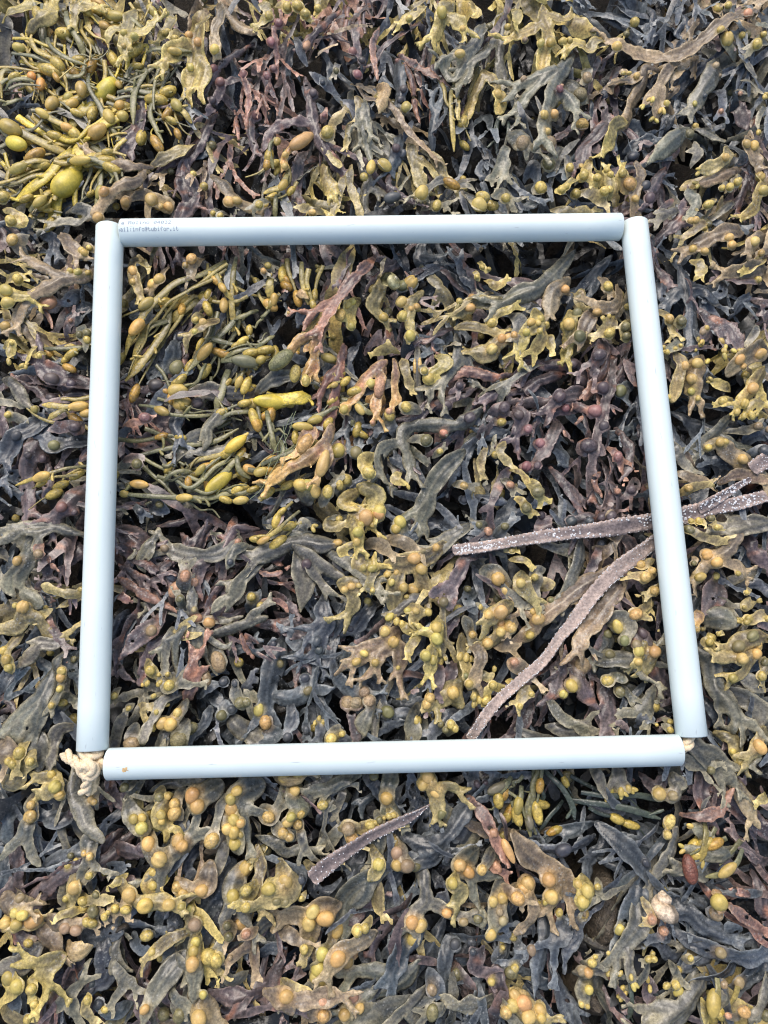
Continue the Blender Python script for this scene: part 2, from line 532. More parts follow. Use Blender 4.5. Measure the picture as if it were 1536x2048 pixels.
(0, 512): """
F t 105 570,30 480,110 380,140 280,200 180,240 100,320 80,390 / 400,130 280,80 170,20
F y 105 -20,190 60,230 160,240
F k 85 480,190 400,260 330,300
F k 95 560,300 500,330 470,390
F g 80 470,400 500,460 530,520
F t 125 10,380 130,400 200,460 240,540
F y 60v 0,530 70,520 60,610
F y 50v 200,520 170,590 150,640
F p 125 550,760 420,740 300,700 240,640
F k 65t 540,660 400,650 300,670 120,680 0,690
F p 85 540,800 400,820 290,850 200,780
F g 85 0,720 80,770 140,870 200,920
F g 60 20,980 80,960 160,1000
F k 135 280,960 180,1040 100,1080 30,1200
F p 70 510,1000 400,1030 310,1050
F k 115 540,1100 430,1130 340,1150 280,1100
F p 105 250,1050 200,1150 150,1250 140,1400 160,1530
F k 55 0,1390 100,1420 220,1430
F k 70 0,1280 60,1310 130,1290
F p 125 490,1390 420,1480 350,1540
F p 60 270,1230 300,1350 290,1450
F r 40t 220,290 290,360 330,470
F p 60 390,500 410,420 440,370
F p 70 60,1140 20,1080 0,1000
F k 90 280,870 370,960 480,960
F o 80 800,-10 800,90 830,180 850,250
F t 95 990,50 950,140 900,190
F t 80 1210,-10 1150,60 1150,120
F o 105 1290,370 1250,400 1160,480
F p 55 1110,550 1080,700 1000,780 850,790 780,750
F p 145 730,880 850,900 950,960 1050,920
F r 60t 720,1000 850,990 960,950
F g 95 1540,800 1380,820 1270,800 1150,790
F g 90 1380,850 1310,960 1240,1050 1180,1150
F g 100 1260,1080 1180,1070 1110,1110
F k 80 980,500 950,580 930,680
F k 90 1050,490 1040,600 1000,660
F p 100 760,1100 860,1120 930,1060
F p 60 720,1220 820,1210 900,1220
F k 80 780,330 860,390 900,360
F k 80 1100,900 1050,1010 1080,1100
F k 90 880,1480 950,1510 1020,1530
F y 70 840,20 880,60
E g 36 240,540 340,550 450,540 550,530
E q 46 540,880 450,895 380,905 250,890 / 400,910 350,950 290,980
E q 30 520,1250 400,1280 310,1310 200,1345 90,1375
E q 56 1330,10 1200,110 1060,170 960,260 880,340 830,420 770,500 740,580
E q 62 1060,230 1010,300 1000,400 930,520 850,640 750,750 / 1000,380 890,440 830,540 790,660
E q 72 1220,230 1100,310 1010,380
E q 46 1415,0 1400,150 1390,280 1400,430
E g 52 1420,300 1380,400 1300,480 1220,580 1120,690
E g 62 1320,610 1470,630 1560,640
E g 62 1360,660 1330,800 1290,920
E g 30 830,890 920,910 1010,950 1060,960 1200,960 1310,930
E g 40 780,1200 950,1160 1100,1130 1280,1110 1430,1030
E q 38 1060,1350 1090,1290 1190,1220 1330,1190 1410,1130 1490,1060
E g 48 1180,1440 1300,1350 1390,1250 1450,1190
E g 42 710,1420 850,1440 1000,1450 1100,1450 1250,1450 1400,1410 1540,1390
E g 36 1050,1340 1150,1390 1290,1260 1400,1200
E g 30 1230,640 1190,750 1110,790
E g 36 1540,540 1430,560 1340,590
E q 42 1280,70 1330,180 1390,250
E g 36 980,1350 1060,1300 1150,1290
E g 36 1540,300 1470,350 1400,370
E g 40 1300,990 1390,940 1540,920
E g 40 1420,1180 1440,1290 1500,1330
b 465,895,125,64a 510,930,95,58a 255,1325,115,62a 885,290,115,66q 820,420,140,80a 1035,260,95,64q 1225,570,160,68a 1205,205,75,55q 1330,180,85,48a 1340,290,115,58a 1470,630,200,84g 1430,750,95,48q 975,935,125,58q 1415,1130,180,78Q 1305,1350,230,88Q 1105,1450,125,54q 1440,1380,115,52q 1500,1280,105,62a 835,1370,125,58a 735,1420,66,48q 1200,1280,95,46q 1440,1460,110,56q 1510,870,100,70q 1090,230,80,60q
B 35,205,42 40,275,40 105,135,35y 295,280,50n 455,80,28y 410,75,20y 510,75,18y 450,30,20y 475,470,25l 525,465,28l 525,505,25y 10,405,36 310,735,42p1.2 415,690,30r1.2 420,760,32p 290,840,38p 195,910,25y 95,1075,32d 450,1030,38p 340,1145,34l 160,1190,28p 230,1195,28p 370,1505,36r 435,1530,22p 500,1370,30p 800,95,30 800,160,22 955,135,36 905,150,36 1150,20,38o 1110,50,22 1170,375,22y 1220,400,28 1175,465,20y 1050,660,48l1.2/60 790,270,40d 1070,450,40d 1060,805,50y1.4/5 1075,870,48y1.4/25 925,765,44p1.2/0 870,970,34r1.3/0 955,1490,25l 840,1530,25d 245,1055,26p 35,945,24y 1170,860,40p 825,1250,35l 420,385,16n 65,520,16y 225,590,16y
""",
(512, 512): """
F g 70v 480,10 540,70 460,60 390,60
F r 80 710,-20 650,80 560,200 480,300 420,400 390,460 / 490,270 380,310 340,330
F n 72 430,380 380,480 350,600 345,700 / 350,480 270,500 230,540 170,620 / 350,600 290,700
F k 120t 380,300 290,350 240,430
F o 95 750,110 740,200 700,280 760,340
F k 75 1140,40 1040,80 970,130 920,170
F k 75 1150,90 1200,150 1230,210
F o 85 1000,190 930,290 920,390 930,450
F y 85 620,240 560,330 580,410
F p 72 790,370 800,480 790,540 850,570 950,550
F y 60 860,560 780,560 700,590 / 800,560 790,510
F n 82 780,610 700,680 640,740 600,820 560,870 / 720,680 750,720 740,800 720,860 720,940
F n 52 830,600 840,700 830,780 860,870 / 840,780 820,900
F g 52 970,520 970,640 970,740 1000,870
F o 95 1540,250 1440,280 1310,260 1210,330
F o 105 1210,410 1350,430 1460,450
F o 125 1540,480 1440,520 1410,570 1320,560
F p 62 1210,410 1100,460 1010,520 950,560
F g 105 1210,490 1220,600 1150,720
F y 95 1090,580 1140,640 1060,700 1110,760
F r 62 1540,690 1400,720 1280,690 1180,720 1080,770
F p 65 1340,760 1220,840 1100,880 950,930
F g 85 1390,880 1290,960 1200,1010 1100,1000 1000,1000 900,1030 880,1100 910,1180 930,1280 / 880,1110 780,1140 740,1200 740,1290
F g 145 1220,1190 1130,1280 1070,1360 1000,1470
F k 85 1340,1090 1240,1180 1190,1240
F p 85 1340,1090 1400,1000 1440,960
F k 90 580,870 600,960 620,1060 610,1140 / 580,950 540,1050
F r 82 530,500 500,700 460,900 430,1060 400,1130
F n 86 450,1000 410,1120 290,1220 180,1270 70,1350 / 420,1110 430,1200 370,1320
F y 95 700,1180 650,1230 680,1310
F y 60v 870,1290 830,1340 900,1370
F y 120 620,1370 720,1420 700,1490
F y 100 600,1400 520,1480 600,1510
F g 95 0,800 120,740 240,720
F k 90 220,960 100,1050 0,1060
F k 80 600,540 540,660 600,760
F p 60 440,160 460,230 400,240 440,100
F k 100 1010,60 980,0 1060,-10
F p 90 880,-10 820,60 760,20
F k 80 1020,200 1100,240 1170,300
F k 90 1040,320 1090,380 1000,420
F k 60 200,90 220,180 200,210
F p 60 180,-10 230,70 210,190
F k 70 640,1480 560,1400 700,1330
F p 90 1080,860 1010,930 950,1010
F k 70 1390,680 1440,780 1380,830
F p 60 1500,790 1410,840 1330,880
F k 80 1100,1110 1180,1060 1150,970
F k 80 1540,1080 1440,1060 1370,1020
F o 60 1500,1100 1460,1180 1520,1260
F o 60 1390,1130 1350,1230 1360,1310
F k 80 1290,1440 1390,1460 1530,1480
F k 90 850,1090 800,1010 740,1030
F k 80 400,640 440,700 400,760
F c 60t 240,200 280,230 320,250
F o 70 880,600 900,700 930,790
F k 80 1330,190 1260,110 1230,20
F y 60 1380,120 1440,180 1500,140
F p 70 300,1480 200,1420 120,1500
F p 80 430,1310 450,1200 480,1120
F y 70 1400,380 1460,340 1540,310
F k 70 930,1290 860,1230 830,1160
E q 46 270,20 280,150 310,270
E q 62 90,120 80,240
E Q 105 -10,860 160,865 330,850
E g 40 500,880 400,940 310,980
E g 36 200,1020 340,1030
E g 42 60,920 90,1050 120,1180
E g 42 30,1250 200,1190 330,1140
E q 46 0,1370 90,1330 200,1280
E g 36 140,1090 160,1180 60,1260
E g 42 330,560 400,590 540,640
E g 46 600,860 650,930 700,950
E q 26 10,130 20,240 90,300
E g 36 0,560 60,520 110,480
b 80,280,115,74a 105,245,90,50a 90,870,230,92Q 355,970,105,58q 280,1025,135,60q 470,765,56,38q 430,600,100,64q 30,630,70,60q 20,1290,90,60q 620,920,90,50q
B 150,625,52l1.95/42w 235,705,38y1.7/80w 300,755,30y1.5/95 370,760,34y1.3/110 765,330,30y 925,165,48y 880,180,42l 875,265,36 880,355,33y 930,320,18 965,305,22 580,270,22 550,290,26 567,405,28y 925,475,34y 740,770,38n2/85w 525,900,28y1.2/70 900,910,34y1.2/-70 800,960,36y 955,645,14a4.2/90 985,645,14a4.2/90 1310,220,32o 1295,280,33o 1480,485,31o 1520,480,32o 1420,548,36 1040,715,36 1145,890,34p 1285,965,38p 1490,910,40p 1135,1040,28n 1020,1110,38l 400,1245,40o2.3/75 290,1120,44o1.8/60w 490,1165,48y 600,1180,42l 270,1375,42y 315,1375,36y 355,1410,34y1.5/100 430,1415,34y1.4/85 500,1370,28y1.5/100 540,1335,34y 675,1300,40y 740,1515,38 1250,1375,25 1255,1450,30 510,365,36y1.4/80w 1220,780,28p 195,335,14 445,180,24p 1420,380,34y 690,750,30y 800,910,22n 700,980,16n 1480,985,28yw 70,50,24y 45,90,20o 1360,55,18y 1330,110,17y 1400,70,15y 1010,690,24y 85,105,12y 1105,1170,20y 1530,1370,26n
""",
(1024, 512): """
F g 125 350,-10 240,120 140,210 0,260
F k 85 570,20 450,150 390,210
F t 125 350,120 250,220 230,330
F y 115 150,300 150,400 80,460 40,560
F y 95 190,420 180,500 130,570
F y 65 220,460 240,570
F y 95 360,310 350,400 350,500 330,590
F t 115 490,320 440,420 410,480
F o 95 620,350 570,440 520,470
F t 85 650,160 640,280 560,300 460,250
F o 75 440,180 400,260 440,300
F g 90 0,330 50,420 20,500
F p 75 630,550 600,720 560,860 540,960 500,1100 480,1250 490,1420 / 540,960 330,870 180,860 10,850
F r 62 600,540 560,680 500,780 440,850
F p 85 480,680 350,640 230,640 80,600
F p 95 450,810 300,850 240,900
F p 85 290,980 240,1080 190,1180 90,1270
F p 70 440,900 310,920 190,960
F p 42t 710,540 640,700 590,820
F p 62 640,1020 700,1150 690,1280 610,1400
F r 30t 360,1030 430,960 460,930
F r 30t 390,1120 320,1080 300,1010
F p 90 20,900 60,980 20,1080
F p 80 130,640 60,720 10,760
F k 85 730,760 660,820 710,910
F p 95 420,1120 480,1130 540,1180
F p 80 560,1250 590,1350 570,1450
F p 70 260,1290 330,1400 400,1520
F k 100 220,1130 320,1200 280,1250
F p 90 300,700 180,740 90,780
F k 80 560,1060 620,1080 690,1060
F r 50t 540,1280 500,1350 560,1450
F y 55 0,1270 60,1310 100,1390
F k 105 1030,40 1060,150 1090,280 1080,420 1090,520 / 1060,160 1170,200 1230,270 / 1020,180 950,260
F o 85 880,310 950,360 970,450
F o 75 1050,380 980,400
F k 85 1270,150 1250,230 1190,250
F p 75 1510,140 1400,140 1290,110
F t 110 1540,60 1440,80 1300,90
F y 90 1100,10 1130,80 1120,120
F y 80 1540,-10 1400,80
F p 95v 1150,310 1200,390 1300,430 1360,560 / 1210,400 1140,500 / 1260,430 1260,560
F g 65v 1490,390 1450,480 1410,530
F g 70v 950,430 1000,520 930,570
F o 90 1000,560 1020,650 1000,740 980,850
F t 125 1160,590 1090,700 1100,840
F t 125 1560,550 1450,590 1360,640 1290,700
F y 105 1540,650 1480,740 1440,800 1360,890
F y 65v 1510,840 1490,920 / 1470,860 1400,950
F y 75v 1330,790 1280,780 1210,750
F y 60 1350,870 1290,860 1240,880
F k 105 970,920 1060,970 1120,1040 1170,1140 1130,1280
F g 85 1300,970 1220,1060 1140,1110
F g 75 980,1120 1010,1200 1060,1270
F k 100t 1200,1290 1150,1280 1080,1300
F g 65 1290,1040 1380,1050 1480,1020
F t 125 1190,1130 1260,1110 1310,1170 1390,1220 1480,1280 1540,1360
F t 85 1270,1350 1350,1310 1450,1330 1540,1350
F t 85 1000,1290 1100,1330 1210,1350
F o 65 1000,1430 1080,1390 1170,1370
F k 90 900,160 890,260 930,280
F k 80 1340,330 1380,270 1430,220
F p 80 1480,270 1530,330 1480,350
F k 80 1180,540 1120,480 1100,420
F p 75 930,620 930,700 960,750
F k 80 1320,1250 1260,1230 1200,1220
F k 75 1390,1140 1430,1090 1540,1080
F k 85 960,1000 970,1080 1020,1140
F p 60 880,40 900,100 960,200
B 330,180,30o 120,390,26y 180,360,26y 215,385,28y 160,395,20y 345,400,42 410,475,42l 165,455,22y 90,450,26 590,455,34y 680,425,33l 690,475,31l 575,185,34y 530,310,26 625,340,17y 545,375,17y 590,350,15y 10,480,24o 400,325,34l 520,600,44p1.2/20 445,715,42p 370,635,38p 545,790,42p 285,845,42p 500,930,45r 550,1020,35p 460,1140,52p 640,1200,30r1.3/90 175,1115,35r 90,1260,35r 150,1260,26p 45,945,36p 95,1040,28r 330,905,28r 650,810,40l 150,1420,40l1.2/10 90,1505,33l 720,1400,32p 630,1415,20n 950,370,34 1020,390,36l 1110,645,38 1080,735,38 1050,645,26 1090,800,28y 1125,845,18y 1490,585,34o1.4/30 1355,625,34 1390,660,20 1465,780,38o 1410,875,28y 1370,920,22y 1405,950,18y1.6/80 1455,945,24y1.5/110 1280,860,30y 1485,1015,28t 1525,1050,24t 1510,1175,40d 1210,1130,24y 1265,1110,30y 1295,1105,20y 1345,1240,34 1400,1210,34 1060,1395,26 1130,495,18y1.3 1140,525,16y1.3 1255,510,20y1.2 1280,545,16y1.4 1330,570,16y1.4 1375,565,16y1.4 1210,600,16y1.6 1265,610,18y1.6 1170,430,18y 1500,120,24y 960,830,16y 930,580,18y 1060,560,14y 1110,555,14y 1020,530,14y 985,550,14y 910,545,16y 1145,455,22t
""",
}
SURVEY.update({
(0, 1024): """
F g 85 510,130 400,110 280,70 150,80 -10,110 / 290,90 230,150 190,220
F g 110 150,150 180,280 120,400 160,490 / 150,330 60,430 100,520 / 160,490 220,540 270,570
F o 65 490,490 400,490 320,470 250,440
F o 110 150,500 140,590 100,680 10,700 / 150,620 220,650 270,740 330,750
F o 85 110,730 50,820 30,890 60,950
F p 52 240,580 300,680 380,800
F g 85 450,710 340,790 240,800 100,890 / 240,810 150,930
F g 65 390,820 340,900 380,980 370,1070 320,1160
F g 140 280,990 250,1100 150,1200 30,1300
F k 100 0,1060 50,980 110,920
F g 65 380,1100 470,1140
F g 85 480,1290 370,1300 330,1370 340,1540
F t 125 0,1390 60,1450 30,1490
F o 85 150,1370 120,1450 110,1540
F g 115 130,1350 240,1380 260,1470
F p 80 220,180 290,260 280,360
F k 90 200,500 290,560 230,690
F r 40t 270,240 320,320 380,370
F p 70 430,180 480,240 420,300
F k 90 60,230 50,340 20,420
F k 80 470,850 420,900 470,1000
F k 80 210,890 290,950 240,1010
F k 80 300,1170 270,1280 290,1320
F k 70 420,1130 350,1190 370,1270
F p 50 20,1100 80,1160 20,1200
F p 120 690,110 800,130 870,210
F g 75 930,140 870,220 820,300 860,360
F p 48t 920,80 1030,70 1100,50 1210,-10
F p 62 1250,80 1200,130 1180,230
F g 105 1410,150 1300,250 1100,250 1000,210
F p 75 1270,280 1200,330 1180,430
F p 70 1510,100 1410,110 1370,190
F g 75 1470,190 1400,240 1360,350
F g 90 1540,330 1430,440 1380,560 1340,610
F p 62 690,310 820,380 930,440 1000,530
F r 72t 690,390 780,440 870,500 990,560 1090,620
F r 62t 690,480 750,520 810,550
F g 62 1130,630 1150,540 1140,450 / 1130,630 1030,600 950,560 890,560 / 1130,640 1220,640 1350,650
F g 60 1130,650 1060,760 1040,860 1050,970 / 1130,650 1140,760 1140,870 1130,980 / 1140,660 1190,760 1220,860 1290,980 / 1150,660 1250,760 1340,810 1390,780
F g 60 1020,690 990,830 980,950
F g 75 1260,740 1380,700 1530,650
F p 110 970,600 930,680 830,760 710,900
F p 80 980,740 900,830 840,950 820,1030
F o 75 870,890 900,950 950,1000
F g 100 1040,980 1010,1050 1080,1020
F o 60v 820,1160 900,1170 960,1160 / 850,1170 850,1230 880,1280
F p 52t 690,890 740,980 820,1030
F r 105 1120,1100 1150,1050 1170,1000
F g 65 1080,1090 980,1130 950,1200 900,1290 870,1380
F g 75 1110,1130 1080,1200 1000,1280
F g 75 1000,1300 950,1400
F k 95 1250,1090 1340,1150 1400,1210
F g 140 1390,1250 1450,1310 1550,1330
F g 75 740,1220 700,1330 680,1410
F k 75 1250,1180 1220,1270 1150,1330
F r 42t 1430,700 1470,820 1540,910
F k 80 1330,1290 1400,1370 1500,1390
F p 70 1450,590 1380,640 1300,640
F k 70 1380,860 1440,820 1500,830
F k 90 1500,600 1540,540
F k 80 1460,1060 1520,1010 1540,960
F p 80 700,200 780,260 740,330
F p 70 1090,140 1130,200 1060,230
F p 80 1320,420 1240,520 1190,560
F k 80 880,590 800,640 760,730
F p 70 780,280 860,300 940,360
F p 80 1010,290 960,360 1040,440
F k 90 740,620 700,720 690,800
F k 80 1180,1110 1250,1050 1330,1030
F k 70 1330,370 1290,460 1320,560
B 120,295,28 225,250,30t 135,570,38 30,885,30y 40,935,28y 10,830,26y 385,955,29 380,990,29 465,460,18y 80,560,18y 240,570,16y 370,1060,20y 315,1160,20y 370,1145,24y1.4/0 120,1445,36y 80,1510,28y 40,1500,24y 175,1500,26y 95,1380,22y 970,210,26t 1115,385,34n 1160,420,31n 1040,465,42n1.4/60 1025,385,35d 1510,510,30y 1160,630,30n1.2/0 1235,660,32o 910,710,35t 1310,900,46t1.6/110w 1230,1000,32t1.9/100w 895,950,30y 1015,1040,34y 940,980,13y 995,975,14y 945,1030,18y1.5/50 920,1105,16y 880,1030,15y1.5/60 835,1040,13y 950,1160,15y 940,1200,14y 880,1265,18y 765,1180,16y 680,1105,22y 970,1270,38 1020,1275,40 1060,1205,28 1440,1145,36l1.1/20 1390,1185,28d 1330,1220,35l 1480,1140,26l 1110,1310,44l1.7/20w 1070,1370,48lw 790,1390,42t1.3/0 435,885,20l 1380,300,22d 700,1490,20d 1155,585,18t 1080,520,24l 1340,1020,30d 1400,1030,24d 1420,170,20n
""",
(512, 1024): """
F g 115 520,180 400,190 250,170 110,210 -10,260
F g 95 240,210 340,280 440,350 510,390
F k 65 360,370 430,400 510,420
F g 120t 240,230 280,380 290,450 250,610 / 280,400 370,390
F o 115 500,420 570,440 660,440 / 560,480 590,540 560,600
F g 85 430,240 540,310 620,370 690,400
F y 95 560,20 600,110 620,190
F y 60 640,180 560,200 510,230 540,260
F t 105 800,150 900,190 960,230
F t 85 630,210 720,190 800,250
F o 125 1130,190 1050,260 960,290 880,310 790,310 / 980,340 1000,400 1040,490
F o 115 880,320 850,400 830,500 830,590
F o 65 730,330 690,400 670,450
F y 115 650,250 620,310 660,370 710,330
F g 95 1280,80 1200,130 1150,180 1100,240
F k 85 1260,70 1120,70 990,10
F p 85 1380,230 1260,280 1220,360 1180,440 1160,570 / 1190,430 1110,460 1050,500
F p 65 1220,590 1160,700 1150,770
F g 85 1050,510 930,540 830,610
F g 135 1380,350 1450,400 1510,490
F o 85 900,560 980,600 940,640 960,690
F t 120 860,700 800,760 720,810 620,830 / 830,790 740,850 720,920 / 860,800 870,880 855,950 / 640,850 590,910
F y 95 880,680 940,720
F y 62 990,750 930,800 910,870
F y 90 1110,630 1090,700 1080,790 / 1090,720 1010,720
F o 125 1540,550 1460,590 1390,650
F o 95 1460,650 1460,740 1380,790
F g 75 1260,630 1290,750
F y 85 1110,790 1060,840 1040,970
F o 85 1240,740 1240,820 1250,900 1290,990
F t 95 1300,790 1350,860 1320,960 1310,1020
F o 120 1210,990 1180,1080 1230,1160 / 1170,1080 1100,1160
F o 75 1050,1090 1030,1170
F o 60v 1350,950 1390,1000 1430,970
F o 55v 1330,1040 1310,1130
F t 110 1440,780 1520,800
F y 60 1540,1080 1410,1050 1380,1140
F k 80 520,630 480,740 450,830 430,900 340,880 220,870 90,870
F k 80 440,900 490,990 560,1070 630,1110 / 600,1090 650,980 640,890
F k 95 410,490 400,600 440,660 400,740 370,830 / 420,640 360,690
F k 125 150,760 110,900 80,1020 60,1170 / 100,1100 220,1120 330,1060
F k 65 350,1050 420,1190 530,1270
F k 85 420,950 420,1080 400,1210
F k 95 710,550 640,640 590,710
F k 80 750,610 680,720 640,760
F k 105 1070,960 980,1030 910,1110 820,1100
F p 65 1110,910 1090,1090
F k 85 660,970 720,1080 770,1170
F k 90 880,900 960,950 900,990
F r 42t 0,340 80,380 160,360 240,300
F p 52 80,470 180,530 250,590
F r 42t 10,530 150,540 190,630
F p 95 20,670 150,680 240,670 270,820
F p 52 560,1150 580,1280 610,1380
F g 95 700,1170 640,1270 660,1350
F g 110 960,1190 930,1290 920,1360
F k 75 1010,1180 870,1250 770,1310
F k 70 390,1240 380,1350
F k 90 200,1150 220,1250 160,1340
F k 90 30,1300 130,1330 80,1370
F p 80 1190,900 1150,1000 1090,1010
F k 80 1000,760 960,830 880,830
F k 90 550,930 500,900 560,860
F k 70 830,1140 900,1170 960,1130
F k 90 1210,1200 1130,1240 1060,1330
F k 90 60,10 80,80 160,20
F k 80 380,80 300,60 250,130
F g 70v 300,110 280,60 330,80
F o 75 440,20 430,90 520,70
F k 75 1000,120 900,140 880,60
F k 70 1540,240 1440,200 1330,130
F k 70 1420,180 1480,100 1530,60
F k 80 1320,480 1260,520 1310,600
F k 70 280,740 240,800 200,730
F k 70 1290,1320 1220,1260 1240,1170
F k 80 480,560 560,620 600,600
F k 80 250,450 320,560 370,640
F p 60 40,240 120,280 180,230
E q 30 260,-10 150,90 80,140 0,180
b 40,165,95,44a
B 490,175,25 530,465,22 570,445,26 615,440,18 670,530,24y 700,470,18y 660,30,46o 735,10,36o 865,65,42y 840,105,34y 610,120,34 605,175,26 700,75,22y 630,70,20y 955,275,39 993,335,36 790,370,22 845,358,18 815,420,20y 885,450,28 945,455,35 905,505,15y 645,330,20y 695,335,26y 1085,207,24o 1455,400,45 1500,470,38 800,630,24y1.4/40 845,655,18y1.6/80 880,670,20y1.4/100 910,590,20y 960,595,22 1035,600,22y 775,715,33 825,780,36 715,905,24y 855,935,14y 600,900,24y1.4/30 650,850,22y1.3/160 1085,690,36 1085,760,36 1220,585,36y 1125,540,32l 1470,600,42o 1475,665,26o 1470,720,30 1400,615,30 1395,785,34 1305,735,26 1530,690,40 1020,860,32y 1065,890,22y1.5/90 1115,895,22y1.8/80 1140,880,13y 1190,850,18y1.4 1225,870,20y1.6/70 1265,875,20y1.6/80 1295,880,14y1.6 1185,1085,38 1045,1115,30 1025,1155,28 790,1200,38l 1280,1030,26y 1425,1040,26 1385,1135,32y 1310,1110,18y1.6/80 1345,1130,18y1.6/80 1260,990,26l 365,775,28d 375,830,28d 310,1075,28l 290,1000,30d 95,790,25d 300,310,34p 20,560,26y 550,1150,42tw 600,1150,40tw 650,1080,36tw 680,1140,36tw 375,1245,14y1.6/80 350,1270,12y1.6/80 400,1265,12y1.6/70 300,1310,22d1.4/90 15,1190,32y1.3/80 55,1265,40o1.2/100 1110,1275,22l 1170,1275,26y 1195,1300,22y 1140,1310,20l 450,1365,35y 515,1335,20y 190,1350,28d 140,910,22l 280,760,20d 1395,115,28n 1340,75,22l 1490,90,26l 565,700,22d 1350,570,14y1.5/90 1270,460,22l
""",
(1024, 1024): """
F g 100 420,180 400,300 340,430
F g 75 170,180 250,210 320,240
F p 65 540,170 490,300 440,400
F p 130 690,160 740,260 690,330
F o 110 70,360 60,440 130,530
F y 60 0,280 80,290 110,320
F t 115 640,320 540,380 410,450 300,540 170,640 140,700 50,770 / 190,620 60,590
F t 115 690,400 620,490 500,650 430,720 390,830
F o 65 870,280 790,310 700,300
F o 70 880,370 800,390 730,380
F o 55 870,540 800,570 740,610 810,640
F g 95 570,670 650,640 700,690 670,770
F o 85 800,480 820,570
F o 105 860,800 830,900 810,950 / 800,800 760,900
F g 105 540,690 580,790 520,870
F g 110 510,900 600,880 710,890
F g 85 610,980 700,1010
F p 95 310,870 280,980 250,1100 140,1170
F p 105 350,890 400,980 450,1100 540,1200
F p 115 560,1070 590,1190
F p 125 860,900 890,1050
F g 75 660,1050 720,1110
F g 85 230,1130 300,1240 430,1280
F g 85 850,1080 770,1190 690,1210
F p 95 110,1170 60,1280 60,1360
F t 115 0,910 100,950
F o 80 110,1050 50,1140
F g 105 270,1300 410,1330
F p 90 760,700 800,780 720,720
F k 90 230,730 310,650 250,620
F k 80 580,1260 560,1320
F k 90 760,1290 800,1230 870,1260
F g 80 200,340 140,360 150,450
F p 90 380,60 470,40 400,110
F k 80 700,1170 640,1280
F p 90 260,120 180,100 230,30
F o 60 180,460 240,430 170,400
F t 60 630,160 570,120 600,30
F t 95 1380,60 1330,180 1260,250 1180,300 1100,410 / 1270,310 1330,320 1400,350
F o 70 1060,90 1140,150 1260,180
F g 115 1560,60 1440,90 1360,120
F p 150t 1250,420 1180,540 1130,630
F n 60t 1140,590 1110,690
F p 95 1420,150 1460,260 1510,310
F o 60v 1450,510 1410,570 1480,540
F o 70v 1540,590 1440,650 1390,660
F g 130 1180,640 1270,640 1320,690
F o 115 1550,740 1430,760 1300,810
F o 95 1470,800 1420,860 1300,870 1220,870 / 1430,860 1400,960 1340,1000
F g 130 1120,830 1200,900 1220,1050 1300,1180
F g 125 1260,1070 1380,1120 1500,1200 1430,1310
F g 115t 1370,960 1450,1030 1540,1090
F k 90 1170,1140 1240,1240 1240,1330
F k 65 1150,800 1250,880 1300,930
F o 95 1250,1330 1340,1380 1360,1490
F o 115 1540,1310 1470,1400 1410,1450
F g 130 1050,1340 1110,1420 1200,1520
F k 100 1130,470 1090,560 1110,650
F k 90 1320,560 1350,640 1310,680
F k 80 1400,440 1480,430 1530,500
F o 80 1200,760 1160,780 1200,800
F p 90 1340,1200 1300,1290 1290,1340
F k 90 1540,960 1490,910 1430,940
F k 90 1300,210 1390,240 1440,340
F o 80 1540,880 1510,960 1500,1000
B 605,20,36p 540,35,30p 475,50,30d 370,45,36d 550,190,30d 190,10,26p 55,425,31 140,390,24y 165,640,38o 140,595,25 125,735,28y 795,310,31 800,390,36 735,615,38o1.2/20 640,690,33y1.4/110 770,835,34y 870,835,38o 590,1015,34y 650,1080,32l 360,1040,38y 320,1095,28y 0,700,28 20,900,26n 870,470,30 765,900,26y 435,920,48tw 55,1170,18y 125,1095,20y 585,730,26l 790,730,30p1.4/120 740,800,32t 850,350,25 590,855,30l 675,770,30l 245,525,20l 10,225,20y 1175,255,36o 1230,300,36 1130,390,30y1.35/20 1245,380,24y 1350,370,17y 1320,410,20y 1085,50,20y 1135,50,24y 1240,90,18y 1215,30,22l 1100,305,18l 1080,100,30l 1430,640,26y 1415,660,20y 1120,700,22 1210,755,30y 1345,1000,31y 1450,745,36l 1500,790,38 1360,805,38l 1480,850,32 1375,880,38 1475,1410,36o1.35/120 1385,1500,28y 1340,1440,20y 1500,985,28y 1190,780,26y 1530,900,26l 1180,700,14y 1390,645,14y 1410,570,14y 1250,730,14y 955,1260,18y 955,1310,20y 880,1280,12y 1420,480,14y 1540,640,22y
""",
